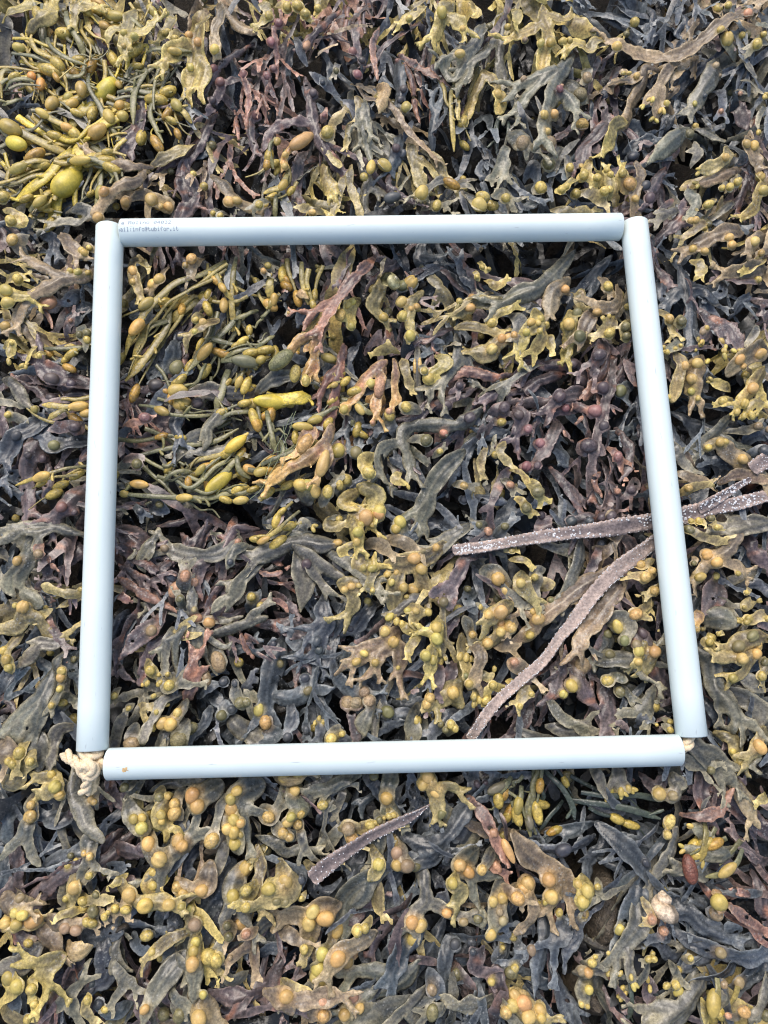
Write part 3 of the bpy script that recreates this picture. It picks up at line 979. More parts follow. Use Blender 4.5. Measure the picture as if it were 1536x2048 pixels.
(0, 1536): """
F o 95 340,60 330,130 230,160 / 310,60 200,70
F g 85 200,150 180,230 180,320
F g 110 150,330 140,410
F g 85 430,50 430,160 490,230 540,340 630,420
F o 105 0,60 70,100 130,30
F k 105 30,120 60,240 80,360
F k 85 440,470 330,490 230,480 100,450
F p 95 60,430 100,560 80,700 10,770
F p 75 640,70 690,180 740,260
F k 65 750,250 640,330 590,410
F p 95 780,400 630,560 470,600 370,650 280,720 200,800 190,880
F p 95 680,480 790,500 910,510
F t 105 0,780 80,840 160,840
F o 85 -10,940 90,920 190,930
F o 95 440,630 440,720 420,810
F o 65 470,780 560,790 670,770
F y 55 470,860 370,880 340,900
F g 105 520,420 530,530
F t 95 240,910 350,930 480,940
F t 125 210,970 300,1030 340,1110
F g 115 750,190 800,290 870,370
F o 95 960,130 960,220
F y 115 1000,190 960,260 980,360
F g 145 1300,120 1180,190 1170,280
F g 150 1550,110 1420,160 1450,240
F g 125 1360,260 1400,370 1420,490
F g 65 1090,120 1050,240
F g 65 840,90 790,150 720,210
F g 75 930,130 1050,80 1200,90
F g 55 1340,160 1310,290 1280,420
F g 135 890,410 920,500 980,560 960,610 / 980,540 1070,490 1150,410
F y 115 950,610 900,700 970,760
F o 95 690,680 760,750 860,800 960,790 1040,800
F y 60 740,660 680,700
F o 95 1050,690 1140,760
F t 135 1250,590 1240,700 1180,730
F g 85 1350,470 1320,570 1290,630
F g 135 1440,600 1400,720 1400,800
F y 80 1540,690 1490,760 1450,800
F k 135 1380,580 1310,740 1230,870 1250,1010 / 1330,820 1410,880
F o 95 1110,890 1170,950 1110,990
F o 75 1140,990 1020,1030 920,1110 870,1150
F g 85 1160,990 1160,1100 1170,1200 1170,1370
F o 75 1240,1090 1300,1200
F k 130 480,1010 580,1010 680,990
F k 115 600,1010 630,1150 620,1270 550,1320
F g 75 710,1010 680,1100 720,1200 800,1260
F g 75 680,1200 740,1290 690,1380
F k 85 980,850 940,930
F g 140 200,1100 130,1180 50,1220
F y 135 350,1150 270,1180 200,1160 / 260,1190 290,1290
F c 105t 390,1070 440,1110 550,1070
F p 150 460,1140 420,1250 480,1340
F p 85 310,1320 290,1420 270,1510
F k 75t 80,1320 90,1400 110,1510
F g 125 1090,1140 960,1300 900,1420 860,1540
F g 75 1060,1150 1120,1230 1090,1310
F t 135 1130,1380 1200,1440 1290,1540
F g 70 1030,1350 1090,1420
F t 75 1540,1050 1440,1110 1370,1170
F t 85 1520,1070 1530,1210
F k 75 1380,1190 1430,1320 1290,1330
F p 85 1550,1360 1390,1390 1290,1360
F y 90 60,1250 100,1310 20,1400
F g 90 330,1460 400,1390 440,1480
F p 80 640,740 760,680 860,700
F k 90 620,640 700,600 800,580
F k 80 1000,330 1090,330 1130,430
F k 90 1190,480 1110,580 1180,650
F k 80 230,620 300,570 400,520
F k 80 20,540 40,640 10,720
F p 80 60,1020 140,1030
F k 90 790,1020 850,1100 900,1060
F p 80 880,1180 850,1270 900,1310
F k 80 760,1440 660,1480 600,1440
F k 90 1000,880 1060,950 960,1010
F o 80 480,1430 560,1500
F p 80 770,1330 840,1370 850,1450
F k 80 1490,560 1540,480
F k 70 940,1130 1010,1100 1030,1190
F g 90 1450,1260 1380,1290 1330,1240
F p 80 1320,1430 1430,1460 1530,1420
F k 90 420,300 340,320 260,300
F p 80 700,400 640,460 600,540
B 275,50,26y 325,115,38y 345,170,28 180,225,26 180,295,34 150,300,30 530,200,21 560,205,21 740,120,26l 20,940,36 90,870,28y 145,875,29y 85,950,33y 175,935,44o 445,720,39 490,805,28y 475,860,26y 370,805,18y 550,935,26y 515,930,24y 385,965,33t 445,980,31t 560,860,34l 575,760,20l 530,650,22y 600,630,18y 600,655,15y 405,590,20y 420,530,20l 495,520,18 535,535,23 455,555,14y 625,895,20y 685,850,26y 750,855,26y1.3/0 645,870,14y 800,305,29y 850,300,26y 850,360,38y 955,285,28y 960,330,20y 1000,340,18y 955,175,30l 990,180,22y 1050,215,34 1050,270,41 1155,160,43o 1185,225,43 1425,135,31 1385,185,31y 1380,255,39 1400,315,34y 1445,330,26 1360,370,36 1400,390,34y 1400,465,36y 1275,430,42 885,455,38 855,475,28 960,545,46 1060,440,36 1090,470,36o 915,635,28y 965,675,31y 915,710,25y 775,760,41 880,815,42y 1020,810,34 1060,720,32 1095,760,32 1145,755,35o 1205,745,35o 1090,710,16y 1090,830,22y 1135,855,22y 1080,890,15y 1380,650,48 1460,620,38 1400,770,38y 1475,835,28y 1440,945,35o 1370,1015,27l 1475,1000,26n 1165,940,38t 885,1000,32y1.3/10 1025,980,23 1165,1060,28y 1160,1100,29y 1160,1165,38 1250,1130,44y 1300,1150,36y 1220,1355,22y 900,1120,20y 945,1165,20y 185,1330,30y 200,1420,25 265,1360,28y 100,1310,40y 20,1290,40y 165,1055,24y 160,1515,26y 525,1320,24 525,1360,18 515,1405,24y 585,1425,28 625,1455,20y 875,1440,26 1190,1500,45 1075,1490,38l1.2/60 110,790,24t 400,285,26p 840,420,16y 1480,730,30y 1360,950,24l 1440,405,16y 1375,1150,16t
""",
(512, 1536): """
F t 95 100,50 200,60 280,30
F g 105 220,90 240,200 280,250 230,320
F g 90 30,250 90,290 120,250
F g 120 330,130 290,200 340,170
F g 65 430,160 400,230 470,240
F g 75 590,60 470,100 370,160
F g 65 520,150 490,240
F g 105 820,30 790,120 790,200
F o 75 790,250 840,310
F o 95 1040,20 1060,120 1090,200 1090,280 / 1090,130 1160,110 1220,140
F o 65 490,380 570,350 650,390
F k 55 720,160 640,220 640,310
F g 75 -10,420 100,450 180,520 290,470
F g 70 260,370 290,480
F g 95 510,360 450,440 420,510
F o 65 290,580 360,610 430,580
F o 85 0,490 30,600 10,700 30,860
F o 125 140,580 180,660 210,740 100,770 40,790
F g 95 740,390 740,480
F k 95 850,330 880,400 990,460 1080,450 1160,380 1230,280 1290,200 / 950,570 1060,540 1130,460
F o 85 690,480 740,580 690,660
F g 95 860,470 880,560 950,570
F g 150 760,630 640,690 560,760 520,830 490,970
F o 75 690,660 740,740 730,830 760,890
F t 140 490,840 400,850 340,900 320,1000 310,1090 / 300,890 220,890 160,910
F g 95 -10,1020 60,940 160,930 290,930
F o 70 340,1030 290,1130
F g 85 460,1010 430,1130 390,1230
F t 115 710,1010 600,1060 500,1110 440,1210
F o 65 690,910 640,980
F p 75 910,870 810,930 740,1010 690,1100
F k 115 910,980 870,1100 820,1220
F g 85 1000,580 1010,680 1020,790 960,860 930,950 / 1030,790 1110,830 1180,870 1260,890
F g 125 1320,510 1230,580 1300,650
F g 85 1420,500 1360,610
F o 95 1210,640 1180,700 1240,740 1200,810
F g 125 1480,690 1440,790 1440,880 1400,1010
F r 75t 1280,180 1370,290 1420,400 1480,520 1540,640
F k 85 1240,680 1310,760 1400,860
F k 95 1120,950 1060,1060 980,1200
F k 95 1160,1040 1130,1200 1150,1350 1160,1440
F k 55 1170,1020 1320,1030 1470,1020
F g 105 980,1190 900,1280 780,1350 620,1410 550,1490 / 950,1230 800,1240 680,1230 580,1250
F t 105 50,1370 180,1370 300,1380 430,1360 520,1370 / 190,1400 210,1450
F t 95 290,1510 400,1420
F y 65 140,1300 240,1310 330,1340
F g 105 1010,1360 930,1450 960,1540
F g 95 1430,1390 1300,1430 1170,1430
F k 145 1390,1420 1350,1540
F p 75 1210,1200 1280,1310 1340,1370
F p 95 1440,1220 1490,1400
F p 75 180,1090 100,1250 30,1380
F k 90 640,510 590,590 560,680
F k 90 860,640 800,740 830,820
F k 90 600,860 690,800 780,840
F k 90 990,380 1030,290 1000,200
F k 90 940,160 970,250 930,330
F k 80 660,60 720,110 760,160
F k 90 380,330 430,270 480,330
F k 90 60,120 130,170 120,230
F k 90 330,700 380,760 440,740
F k 80 60,870 130,860 100,960
F p 80 540,930 620,880 620,800
F k 90 760,890 850,840 900,780
F k 80 640,1150 700,1200 680,1300
F k 80 770,1130 830,1060 800,970
F k 90 1040,1240 1090,1330 1060,1400
F k 80 1340,190 1300,100 1320,20
F k 80 1460,60 1400,120 1440,190
F k 90 1170,480 1240,430 1290,350
F k 80 1080,660 1120,740 1080,790
F k 80 1330,950 1400,930 1480,960
F p 80 1370,1100 1310,1190 1380,1240
F k 80 1500,1090 1440,1150 1480,1210
F k 80 750,1400 700,1500 640,1540
F k 80 850,1380 800,1470 840,1540
F t 80 140,990 200,1000 260,1040
F k 80 30,1130 80,1080 160,1080
F k 80 230,1220 300,1180 350,1150
E g 40 1540,60 1470,140 1400,160
b 1450,125,120,55g
B 165,60,36 250,60,30 230,140,33 75,295,34 215,285,26y 270,280,22y 195,320,31 245,350,31 165,390,34 200,415,26 400,225,28y1.3/10 785,185,41 800,295,20y 825,290,18y 740,315,22l 770,305,14y 685,355,28y 715,345,16y 1035,60,38 1005,105,32 1090,150,43 555,365,42t 575,435,31o 172,690,46 85,710,36y 820,460,38 845,515,38t 845,585,33 905,585,41t 735,580,36y 340,870,38 315,945,41 420,910,43o 290,1090,25y 480,1000,42 400,1105,37y 375,1205,44y 355,1260,34y 405,1275,34y 495,1140,43o1.1 540,1190,38o 610,980,31y 655,965,26y 935,920,39o 990,945,34 945,1040,34y 1145,870,29o 1245,930,26t 1225,585,38 1275,625,33o 1355,610,28 1180,695,31y 1420,795,28 1480,785,34 1460,860,22t 1330,900,28l 1480,910,25t 1405,990,31y 1200,1075,33d 1300,1060,28d 1305,1110,22d 1510,490,26o3/-65 1155,540,24d2/80 585,1400,30n 620,1465,30 180,1370,40o 400,1400,35n 405,1490,38o 530,1500,36 1055,1325,30t 1060,1480,36l1.4/80 1210,1270,30l1.3/80 1415,1290,22y 1500,1470,36 1530,1410,26 1530,1230,38l 955,600,26l 1120,290,26l 1090,350,28d 985,590,24l 270,670,28d 180,800,24l 130,790,22l 270,790,18y 1425,390,26n 1330,100,22p 1380,95,20p 1450,600,26n1.6/-60 1490,1060,22y 1490,1100,16y
""",
(1024, 1536): """
F g 85v 640,-10 640,80 660,140 / 630,60 580,150 / 650,80 700,120
F g 95 990,50 980,160 890,170 / 980,80 1060,100
F r 65 1040,290 1180,290 1290,230 1300,140
F r 45t 1190,120 1310,210
F p 120 1160,10 1120,120 1140,230
F t 105 1240,10 1350,100 1420,220 1440,300
F y 60 1540,160 1480,200
F p 115 1550,400 1420,300 1320,200
F k 115 530,350 640,440 740,540 850,690
F k 85 560,380 550,480 470,580 450,710
F k 85 630,430 780,490 920,520
F k 65 560,570 660,620 710,720
F k 65 540,330 330,370 150,430
F k 65 510,420 330,480 170,480
F k 130 790,640 740,800 660,900 630,970
F g 75 1010,380 960,520 900,620 840,740
F g 85v 1360,500 1230,520 1150,510 1050,490 / 1240,500 1170,410 1090,350
F t 135 20,410 100,520 210,600 300,650 370,800 / 350,660 290,750 250,840
F t 75 60,690 110,770 120,880 30,990
F y 105 430,670 450,760 430,850
F k 75 440,830 390,920 400,1000 330,1100 310,1260
F k 95 200,870 200,1020 160,1180 130,1390
F k 110 330,940 250,1060
F g 65 390,1250 480,1220 560,1230 620,1270
F g 95 480,1260 440,1350 440,1460 / 490,1270 540,1340 550,1470
F g 115 770,790 760,920 710,1010 630,1110
F g 65v 720,1030 700,1180 730,1290 / 690,1080 620,1150
F g 50v 840,1190 780,1280 690,1370
F k 95 950,770 1050,850 1150,950 1280,1010 / 980,880 1080,880 1150,930
F k 95 940,960 1050,1030 1150,1070 1270,1100 1420,1120 1550,1070
F k 85 1390,1150 1240,1250 1100,1290 970,1380
F k 105 1260,1120 1150,1180 1000,1230
F g 115 1150,1300 1050,1400 940,1490
F k 105 1540,1140 1430,1280 1330,1410
F k 55 970,1030 880,1010 830,1020
F g 65 960,1180 1010,1280
F o 60 800,800 840,910 800,920
F r 65 1310,830 1400,900 1520,980
F r 55t 1460,770 1340,740 1290,730
F p 75 1470,670 1490,800 1520,910
F k 70 1110,780 1160,830 1080,820
F o 135 30,1370 100,1470 190,1520
F k 65 230,1170 280,1300 330,1400 380,1540
F p 95 820,1270 840,1430
F y 65 1160,1410 1170,1540
F g 75 1310,1360 1240,1440
F g 85 1540,1310 1500,1450 1480,1540
F t 70 1400,1500 1300,1490
F k 110 40,400 110,430 120,320
F g 90 500,20 530,80 520,120
F k 80 300,560 310,620 230,540
F k 80 730,340 820,400 760,420
F p 80 800,60 850,120 920,60
F k 80 1240,340 1270,290 1200,330
F p 75 1540,560 1450,540 1360,440
F k 90 40,1060 60,1130 10,1180
F k 80 250,1300 180,1290 100,1250
F k 80 1010,1130 930,1120 900,1060
F p 80 900,1480 840,1440
F k 80 1380,1000 1310,960 1290,920
F k 90 1540,960 1480,1020
F k 80 1100,1200 1180,1140
F k 80 1180,720 1100,680 1050,720
F k 80 680,240 600,270 480,230
E k 46 360,205 550,220 720,250 890,305
E k 42 200,20 290,110 350,210 378,310
E k 32 320,210 230,290 170,380
E g 52 150,0 130,150 100,270 120,420
E g 40 60,110 40,220 10,330
E k 42 420,150 600,170 780,170 910,210
E g 42 1390,490 1290,610 1170,660
E q 50 1240,1270 1220,1400 1190,1510
E k 30 180,110 200,200
E q 46 1170,330 1150,440 1130,560
E k 36 700,1250 715,1400 700,1540
b 40,220,105,58q 1285,610,125,60q 1215,1420,150,76q 110,330,90,50g
B 570,155,18y1.5/80 610,150,18y1.5/90 660,150,20y1.5/90 705,130,20y1.4/110 895,160,39 970,170,32t 970,340,34a1.5/60w 945,410,26aw 300,490,40d1.3/20 648,970,33y 1070,610,44b1.9/95w 230,680,42o 250,790,42 455,740,34y 410,710,24y 435,810,38y 520,720,20y 445,890,33y 100,705,40o 70,740,32 35,785,39o 180,850,26y 300,890,24y 215,830,15y 120,1095,28t 480,1170,25y 430,1235,29t 465,1240,29 470,1340,26y 840,910,28n 920,935,33n 910,980,30n 1235,1095,32t 905,880,25y1.3/0 825,1155,20y 855,1150,20y 850,1120,15y 835,1300,14y2/90 840,1340,14y1.8/90 990,1310,27y 1005,1345,30y 930,1310,18y1.5/30 1020,1235,20y 1260,820,50y 1240,890,38t 1390,1310,33t 1380,1450,36o 1310,1500,20n 30,1390,33 10,1440,36 75,1420,42o 100,1500,42 175,1470,34 20,1210,26y 180,1510,26y 960,755,16y1.5/80 935,815,14y 725,1270,12y1.6/90 655,1240,14y1.6/50 625,1200,14y1.4/60 685,1350,14y1.6/50 705,1390,14y1.8/60 600,1260,14y1.4/30 505,1140,14y 580,1115,12y 1175,490,14y1.6 1160,590,16y2/90 815,580,22d1.4 20,1040,22y 1300,1330,26t 430,1440,16y 465,1450,14y 1080,1150,18y 1240,1480,22y
""",
})
PX = H_CAM / F_PX                          # metres per photo pixel straight below the camera
# ------------------------------------------------------------------ the frame's tubes (needed early: plants lie under them)
R_TUBE = 0.0134
TUBES_PX = {'top': ((245, 466), (1240, 454)), 'left': ((220, 456), (185, 1500)),
            'right': ((1268, 447), (1383, 1472)), 'bottom': ((216, 1528), (1358, 1500))}
TUBES = {k: (unproject(*a), unproject(*b)) for k, (a, b) in TUBES_PX.items()}
STRAPS_PX = {
    'A': [[(905, 1101), (965, 1094), (1060, 1078), (1130, 1068), (1200, 1060), (1290, 1045), (1370, 1030), (1420, 1016), (1470, 1008), (1533, 992)],
          [(1395, 1020), (1430, 1000), (1470, 975), (1500, 958)]],
    'B': [[(938, 1478), (985, 1412), (1040, 1362), (1088, 1320), (1120, 1275), (1150, 1240), (1185, 1190), (1230, 1142), (1275, 1108), (1318, 1075), (1345, 1052)]],
    'C': [[(622, 1757), (665, 1722), (705, 1695), (740, 1672), (775, 1655), (820, 1634), (860, 1608)]],
    'D': [[(1502, 940), (1540, 915), (1580, 890)]],
}
STRAP_W = {'A': 31, 'B': 30, 'C': 26, 'D': 30}
Z_STRAP = -0.0155
_sp = []
for _k in 'ABC':
    for _p in STRAPS_PX[_k]:
        _sp.append(unproject(*np.array(smooth_path(np.array(_p, float), 12.0)).T, Z_STRAP))
STRAP_PTS = np.vstack(_sp)


def press(V):
    """plants lie under the tubes and under the old straps"""
    z = V[:, 2]
    cap = np.full(len(V), 1.0)
    for a, b in TUBES.values():
        d = b - a
        t = np.clip(((V[:, :2] - a) @ d) / (d @ d), -0.01, 1.01)
        dist = np.linalg.norm(V[:, :2] - a - t[:, None] * d, axis=1)
        cap = np.minimum(cap, -R_TUBE - 0.0008 + np.maximum(0, dist - 0.0075) ** 2 * 60 + np.maximum(0, dist - 0.0135) * 0.9)
    if not len(V) or (cap.min() > 0.05 and z.max() < -0.02):
        return V
    lo_, hi_ = V[:, :2].min(0) - 0.05, V[:, :2].max(0) + 0.05
    if ((STRAP_PTS > lo_) & (STRAP_PTS < hi_)).all(1).any():
        d2 = np.full(len(V), 9.0)
        for i in range(0, len(STRAP_PTS), 2):
            d2 = np.minimum(d2, (V[:, 0] - STRAP_PTS[i, 0]) ** 2 + (V[:, 1] - STRAP_PTS[i, 1]) ** 2)
        d1 = np.sqrt(d2)
        cap = np.minimum(cap, Z_STRAP - 0.0015 + np.maximum(0, d1 - 0.008) * 0.9)
    V[:, 2] = np.where(z > cap, cap + 0.04 * (z - cap), z)
    return V


# ------------------------------------------------------------------ blade of a frond
class Blade:
    """flat branched blade: outline from a smooth union of ribs, then waved, twisted and folded in height"""

    def __init__(self, ribs, width, blobs=(), step=0.0018, ends='l', ragged=0.0, holes=0, r=None, wave=1.0, height=1.0, slim=False):
        r = r or np.random.default_rng(1)
        segs = []
        self.ends = []
        tot = 0.0
        nodes_xy, nodes_s, nodes_z = [], [], []
        for bi, P in enumerate(ribs):
            P = smooth_path(P, 0.005)
            dl = np.r_[0, np.cumsum(np.linalg.norm(np.diff(P, axis=0), axis=1))]
            Lp = dl[-1]
            s0, z0 = 0.0, 0.0
            if bi and nodes_xy:
                k = np.argmin(np.sum((np.vstack(nodes_xy) - P[0]) ** 2, axis=1))
                s0, z0 = np.concatenate(nodes_s)[k], np.concatenate(nodes_z)[k]
            u = dl / max(Lp, 1e-6)
            w = width * (0.5 if bi == 0 else 0.43)
            prof = np.ones_like(u)
            prof *= np.clip(0.5 + u * 2.2, 0, 1) if bi == 0 else np.clip(0.8 + u, 0, 1)
            ph = r.uniform(0, 6.28, 4)
            if slim:                                     # lance-shaped segments
                prof *= 0.62 + 0.42 * np.sin(math.pi * np.clip(u, 0, 1) ** 0.85) + 0.05 * np.sin(dl / width * 3.3 + ph[1])
            else:
                prof *= 0.95 + 0.13 * np.sin(dl / width * 2.3 + ph[0]) + 0.08 * np.sin(dl / width * 5.3 + ph[1])
            if 't' in ends:
                prof *= np.clip((1 - u) * 2.4, 0.1, 1) ** 0.8
            else:
                prof *= np.clip((1 - u) * Lp / width * 0.9 + 0.62, 0, 1)
            rad = w * prof
            # heights along the rib
            A = 0.0035 * height
            g = A * np.sin(dl / 0.028 * r.uniform(0.7, 1.3) + ph[2]) + 0.4 * A * np.sin(dl / 0.011 + ph[3])
            tilt = r.uniform(-0.16, 0.05)
            z = z0 + g - g[0] + tilt * dl * (0.5 + 0.5 * u)
            if bi == 0:
                z -= 0.010 * np.clip(1 - u * 2.5, 0, 1) ** 2 * height        # the base comes up from below
            tw = r.uniform(-0.4, 0.4) + r.uniform(0.15, 0.7) * np.sin(dl / 0.03 * r.uniform(0.7, 1.4) + r.uniform(0, 6.28))
            if bi:
                tw *= np.clip(dl / 0.012, 0, 1)
            s = s0 + dl
            nodes_xy.append(P); nodes_s.append(s); nodes_z.append(z)
            segs.append((P, rad, s, z, tw, bi))
            tot = max(tot, s[-1])
            d = P[-1] - P[-2]; d /= np.linalg.norm(d) + 1e-9
            self.ends.append((P[-1], d, z[-1], rad[-1]))
        # forked tips, each fork often forked again
        if 'l' in ends:
            def fork(p, d, z, s_, w_, lev):
                nonlocal tot
                for sgn in (-1, 1):
                    a = sgn * r.uniform(0.3, 0.7)
                    dd = np.array([d[0] * math.cos(a) - d[1] * math.sin(a), d[0] * math.sin(a) + d[1] * math.cos(a)])
                    Ln = w_ * (r.uniform(1.0, 2.2) if 'x' in ends else r.uniform(0.6, 1.4))
                    bend = r.uniform(-0.25, 0.25)
                    side_ = np.array([-dd[1], dd[0]]) * bend * Ln
                    P = np.stack([p - d * w_ * 0.1, p + dd * Ln * 0.5 + side_ * 0.6, p + dd * Ln])
                    rad = (np.array([0.30, 0.24, 0.05]) if 'x' in ends else np.array([0.23, 0.20, 0.12])) * w_ * r.uniform(0.8, 1.15)
                    s = s_ + np.array([0, 0.5, 1]) * Ln
                    zz = z + np.array([0, 0.3, 1]) * r.uniform(-0.005, 0.004)
                    segs.append((P, rad, s, zz, np.array([0, .5, 1]) * r.uniform(-1.2, 1.2), 9))
                    tot = max(tot, s[-1])
                    if lev == 0 and r.uniform() < 0.45:
                        fork(P[-1] - dd * w_ * 0.06, dd, zz[-1], s[-1], w_ * 0.55, 1)
            for (p, d, z, rr), sg in list(zip(self.ends, segs)):
                if r.uniform() < 0.85:
                    fork(p, d, z, sg[2][-1], width, 0)
        A_, B_, ra, rb, sa, sb, za, zb, ta, tb = ([] for _ in range(10))
        for P, rad, s, z, tw, _ in segs:
            for i in range(len(P) - 1):
                A_.append(P[i]); B_.append(P[i + 1]); ra.append(rad[i]); rb.append(rad[i + 1]); sa.append(s[i]); sb.append(s[i + 1])
                za.append(z[i]); zb.append(z[i + 1]); ta.append(tw[i]); tb.append(tw[i + 1])
        self.A, self.B = np.array(A_), np.array(B_)
        self.D = self.B - self.A
        self.DD = np.maximum((self.D ** 2).sum(1), 1e-12)
        self.ra, self.rb, self.sa, self.sb, self.za, self.zb, self.ta, self.tb = map(np.array, (ra, rb, sa, sb, za, zb, ta, tb))
        self.kc = np.concatenate([np.full(len(sg[0]) - 1, r.choice([-1, 1]) * r.uniform(0.15, 0.45)) for sg in segs])
        self.blobs = blobs
        self.width, self.tot = width, max(tot, 1e-3)
        self.ragged, self.seed = ragged, int(r.integers(1 << 30))
        self.holes = []
        for _ in range(holes):
            k = r.integers(len(self.A))
            self.holes.append((self.A[k] + r.normal(0, width * 0.15, 2), r.uniform(0.0012, 0.0026)))
        self.ph = r.uniform(0, 6.28, 3)
        self.wave = wave
        # mesh
        R = width * 0.75 + 0.003
        lo = np.minimum(self.A, self.B).min(0) - R; hi = np.maximum(self.A, self.B).max(0) + R
        nx, ny = int((hi[0] - lo[0]) / step) + 2, int((hi[1] - lo[1]) / step) + 2
        X, Y = np.meshgrid(lo[0] + np.arange(nx) * step, lo[1] + np.arange(ny) * step)
        P = np.stack([X.ravel(), Y.ravel()], 1)
        F = self.field(P).reshape(ny, nx)
        C = (F[:-1, :-1] + F[1:, :-1] + F[:-1, 1:] + F[1:, 1:]) / 4
        j, i = np.nonzero(C > 0)
        Q = np.stack([j * nx + i, j * nx + i + 1, (j + 1) * nx + i + 1, (j + 1) * nx + i], 1)
        used, inv = np.unique(Q, return_inverse=True)
        Q = inv.reshape(-1, 4)
        P = P[used]
        e = np.vstack([Q[:, [0, 1]], Q[:, [1, 2]], Q[:, [2, 3]], Q[:, [3, 0]]])
        key = np.sort(e, 1)
        _, first, cnt = np.unique(key[:, 0].astype(np.int64) * (len(P) + 1) + key[:, 1], return_index=True, return_counts=True)
        bnd = np.zeros(len(P), bool); bnd[key[first[cnt == 1]].ravel()] = True
        if bnd.any():
            pb = P[bnd]
            h = 2e-4
            for _ in range(2):
                f = self.field(pb)
                gx = (self.field(pb + [h, 0]) - f) / h; gy = (self.field(pb + [0, h]) - f) / h
                gn = np.maximum(gx ** 2 + gy ** 2, 0.15)
                st = np.clip(f / gn, -step, step)
                pb = pb - np.stack([gx, gy], 1) * st[:, None]
            P[bnd] = pb
        self.P, self.Q = P, Q
        z, self.s, self.c, self.depth = self.lift(P)
        self.V = np.column_stack([P, z])

    def _seg(self, P):
        t = np.clip(((P[:, None, :] - self.A) * self.D).sum(2) / self.DD, 0, 1)
        q = P[:, None, :] - self.A - t[..., None] * self.D
        return t, q, np.sqrt((q ** 2).sum(2))

    def field(self, P):
        t, q, d = self._seg(P)
        v = (self.ra + (self.rb - self.ra) * t) - d
        k = self.width * 0.04
        m = v.max(1)
        F = m + k * np.log(np.exp((v - m[:, None]) / k).sum(1)) - k * 0.9
        for (bx, by, br) in self.blobs:
            f2 = br - np.hypot(P[:, 0] - bx, P[:, 1] - by)
            mm = np.maximum(F, f2)
            F = mm + k * np.log(np.exp((F - mm) / k) + np.exp((f2 - mm) / k))
        if self.ragged:
            r = np.random.default_rng(self.seed)
            F = F + self.ragged * noise2(P[:, 0], P[:, 1], 900, r) + 0.5 * self.ragged * noise2(P[:, 0], P[:, 1], 2400, r)
        for c, hr in self.holes:
            F = np.minimum(F, np.hypot(P[:, 0] - c[0], (P[:, 1] - c[1]) * 1.3) - hr)
        return F

    def lift(self, P):
        t, q, d = self._seg(P)
        rr = self.ra + (self.rb - self.ra) * t
        e = d - rr * 0.6
        w = np.exp(-(e - e.min(1)[:, None]) / 0.0016)
        w /= w.sum(1)[:, None]
        Dn = self.D / np.sqrt(self.DD)[:, None]
        cr = q[..., 1] * Dn[:, 0] - q[..., 0] * Dn[:, 1]
        tw = self.ta + (self.tb - self.ta) * t
        z = ((self.za + (self.zb - self.za) * t) + cr * np.sin(tw) + self.kc * np.minimum(cr ** 2, rr ** 2) / np.maximum(rr, 1e-4)) * w
        z = z.sum(1)
        s = ((self.sa + (self.sb - self.sa) * t) * w).sum(1)
        rw = (rr * w).sum(1)
        c = (cr * w).sum(1) / rw
        depth = np.clip(1 - (d * w).sum(1) / rw, 0, 1)
        side = np.sign(c) * 0.9
        ruf = np.sin(s / 0.0018 + self.ph[0] + side) * 0.55 + np.sin(s / 0.0033 + self.ph[1] - side * 1.7)
        z = z + self.wave * 0.0010 * ruf * (1 - depth) ** 1.6 * min(1, self.width / 0.012)
        z = z + 0.0013 * np.exp(-(c / 0.18) ** 2)
        return z, s / self.tot, c, depth

    def colour(self, pal, r, bcol=None):
        base, tip, edge = PAL[pal]
        s = self.s
        k = np.clip((s - 0.15 + 0.18 * noise2(self.P[:, 0], self.P[:, 1], 90, r)) / 0.75, 0, 1)
        k = (k * k * (3 - 2 * k))[:, None]
        C = base * (1 - k) + tip * k
        C = C * r.uniform(0.82, 1.2) * (1 + r.uniform(-0.06, 0.06, 3))
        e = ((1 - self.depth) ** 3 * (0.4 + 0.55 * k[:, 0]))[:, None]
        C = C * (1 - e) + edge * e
        rib = (0.4 * np.exp(-(self.c / 0.13) ** 2) * (self.width > 0.008))[:, None]
        C = C * (1 - rib) + (edge * 0.85) * rib
        if bcol is not None:
            for (bx, by, br), bc in zip(self.blobs, bcol):
                d = np.hypot(self.P[:, 0] - bx, self.P[:, 1] - by)
                f = np.clip(1.5 - d / br, 0, 1)[:, None] * 0.55
                C = C * (1 - f) + bc * f
        if pal in 'prn':    # rotted, bleached patches
            n = np.clip(noise2(self.P[:, 0], self.P[:, 1], 260, r) * 2.2 - 0.7, 0, 1)[:, None] * 0.6
            C = C * (1 - n) + lin((186, 128, 96)) * n
        return C


# ------------------------------------------------------------------ bladder shapes (shared meshes)
SV, SQ = cube_sphere(6)


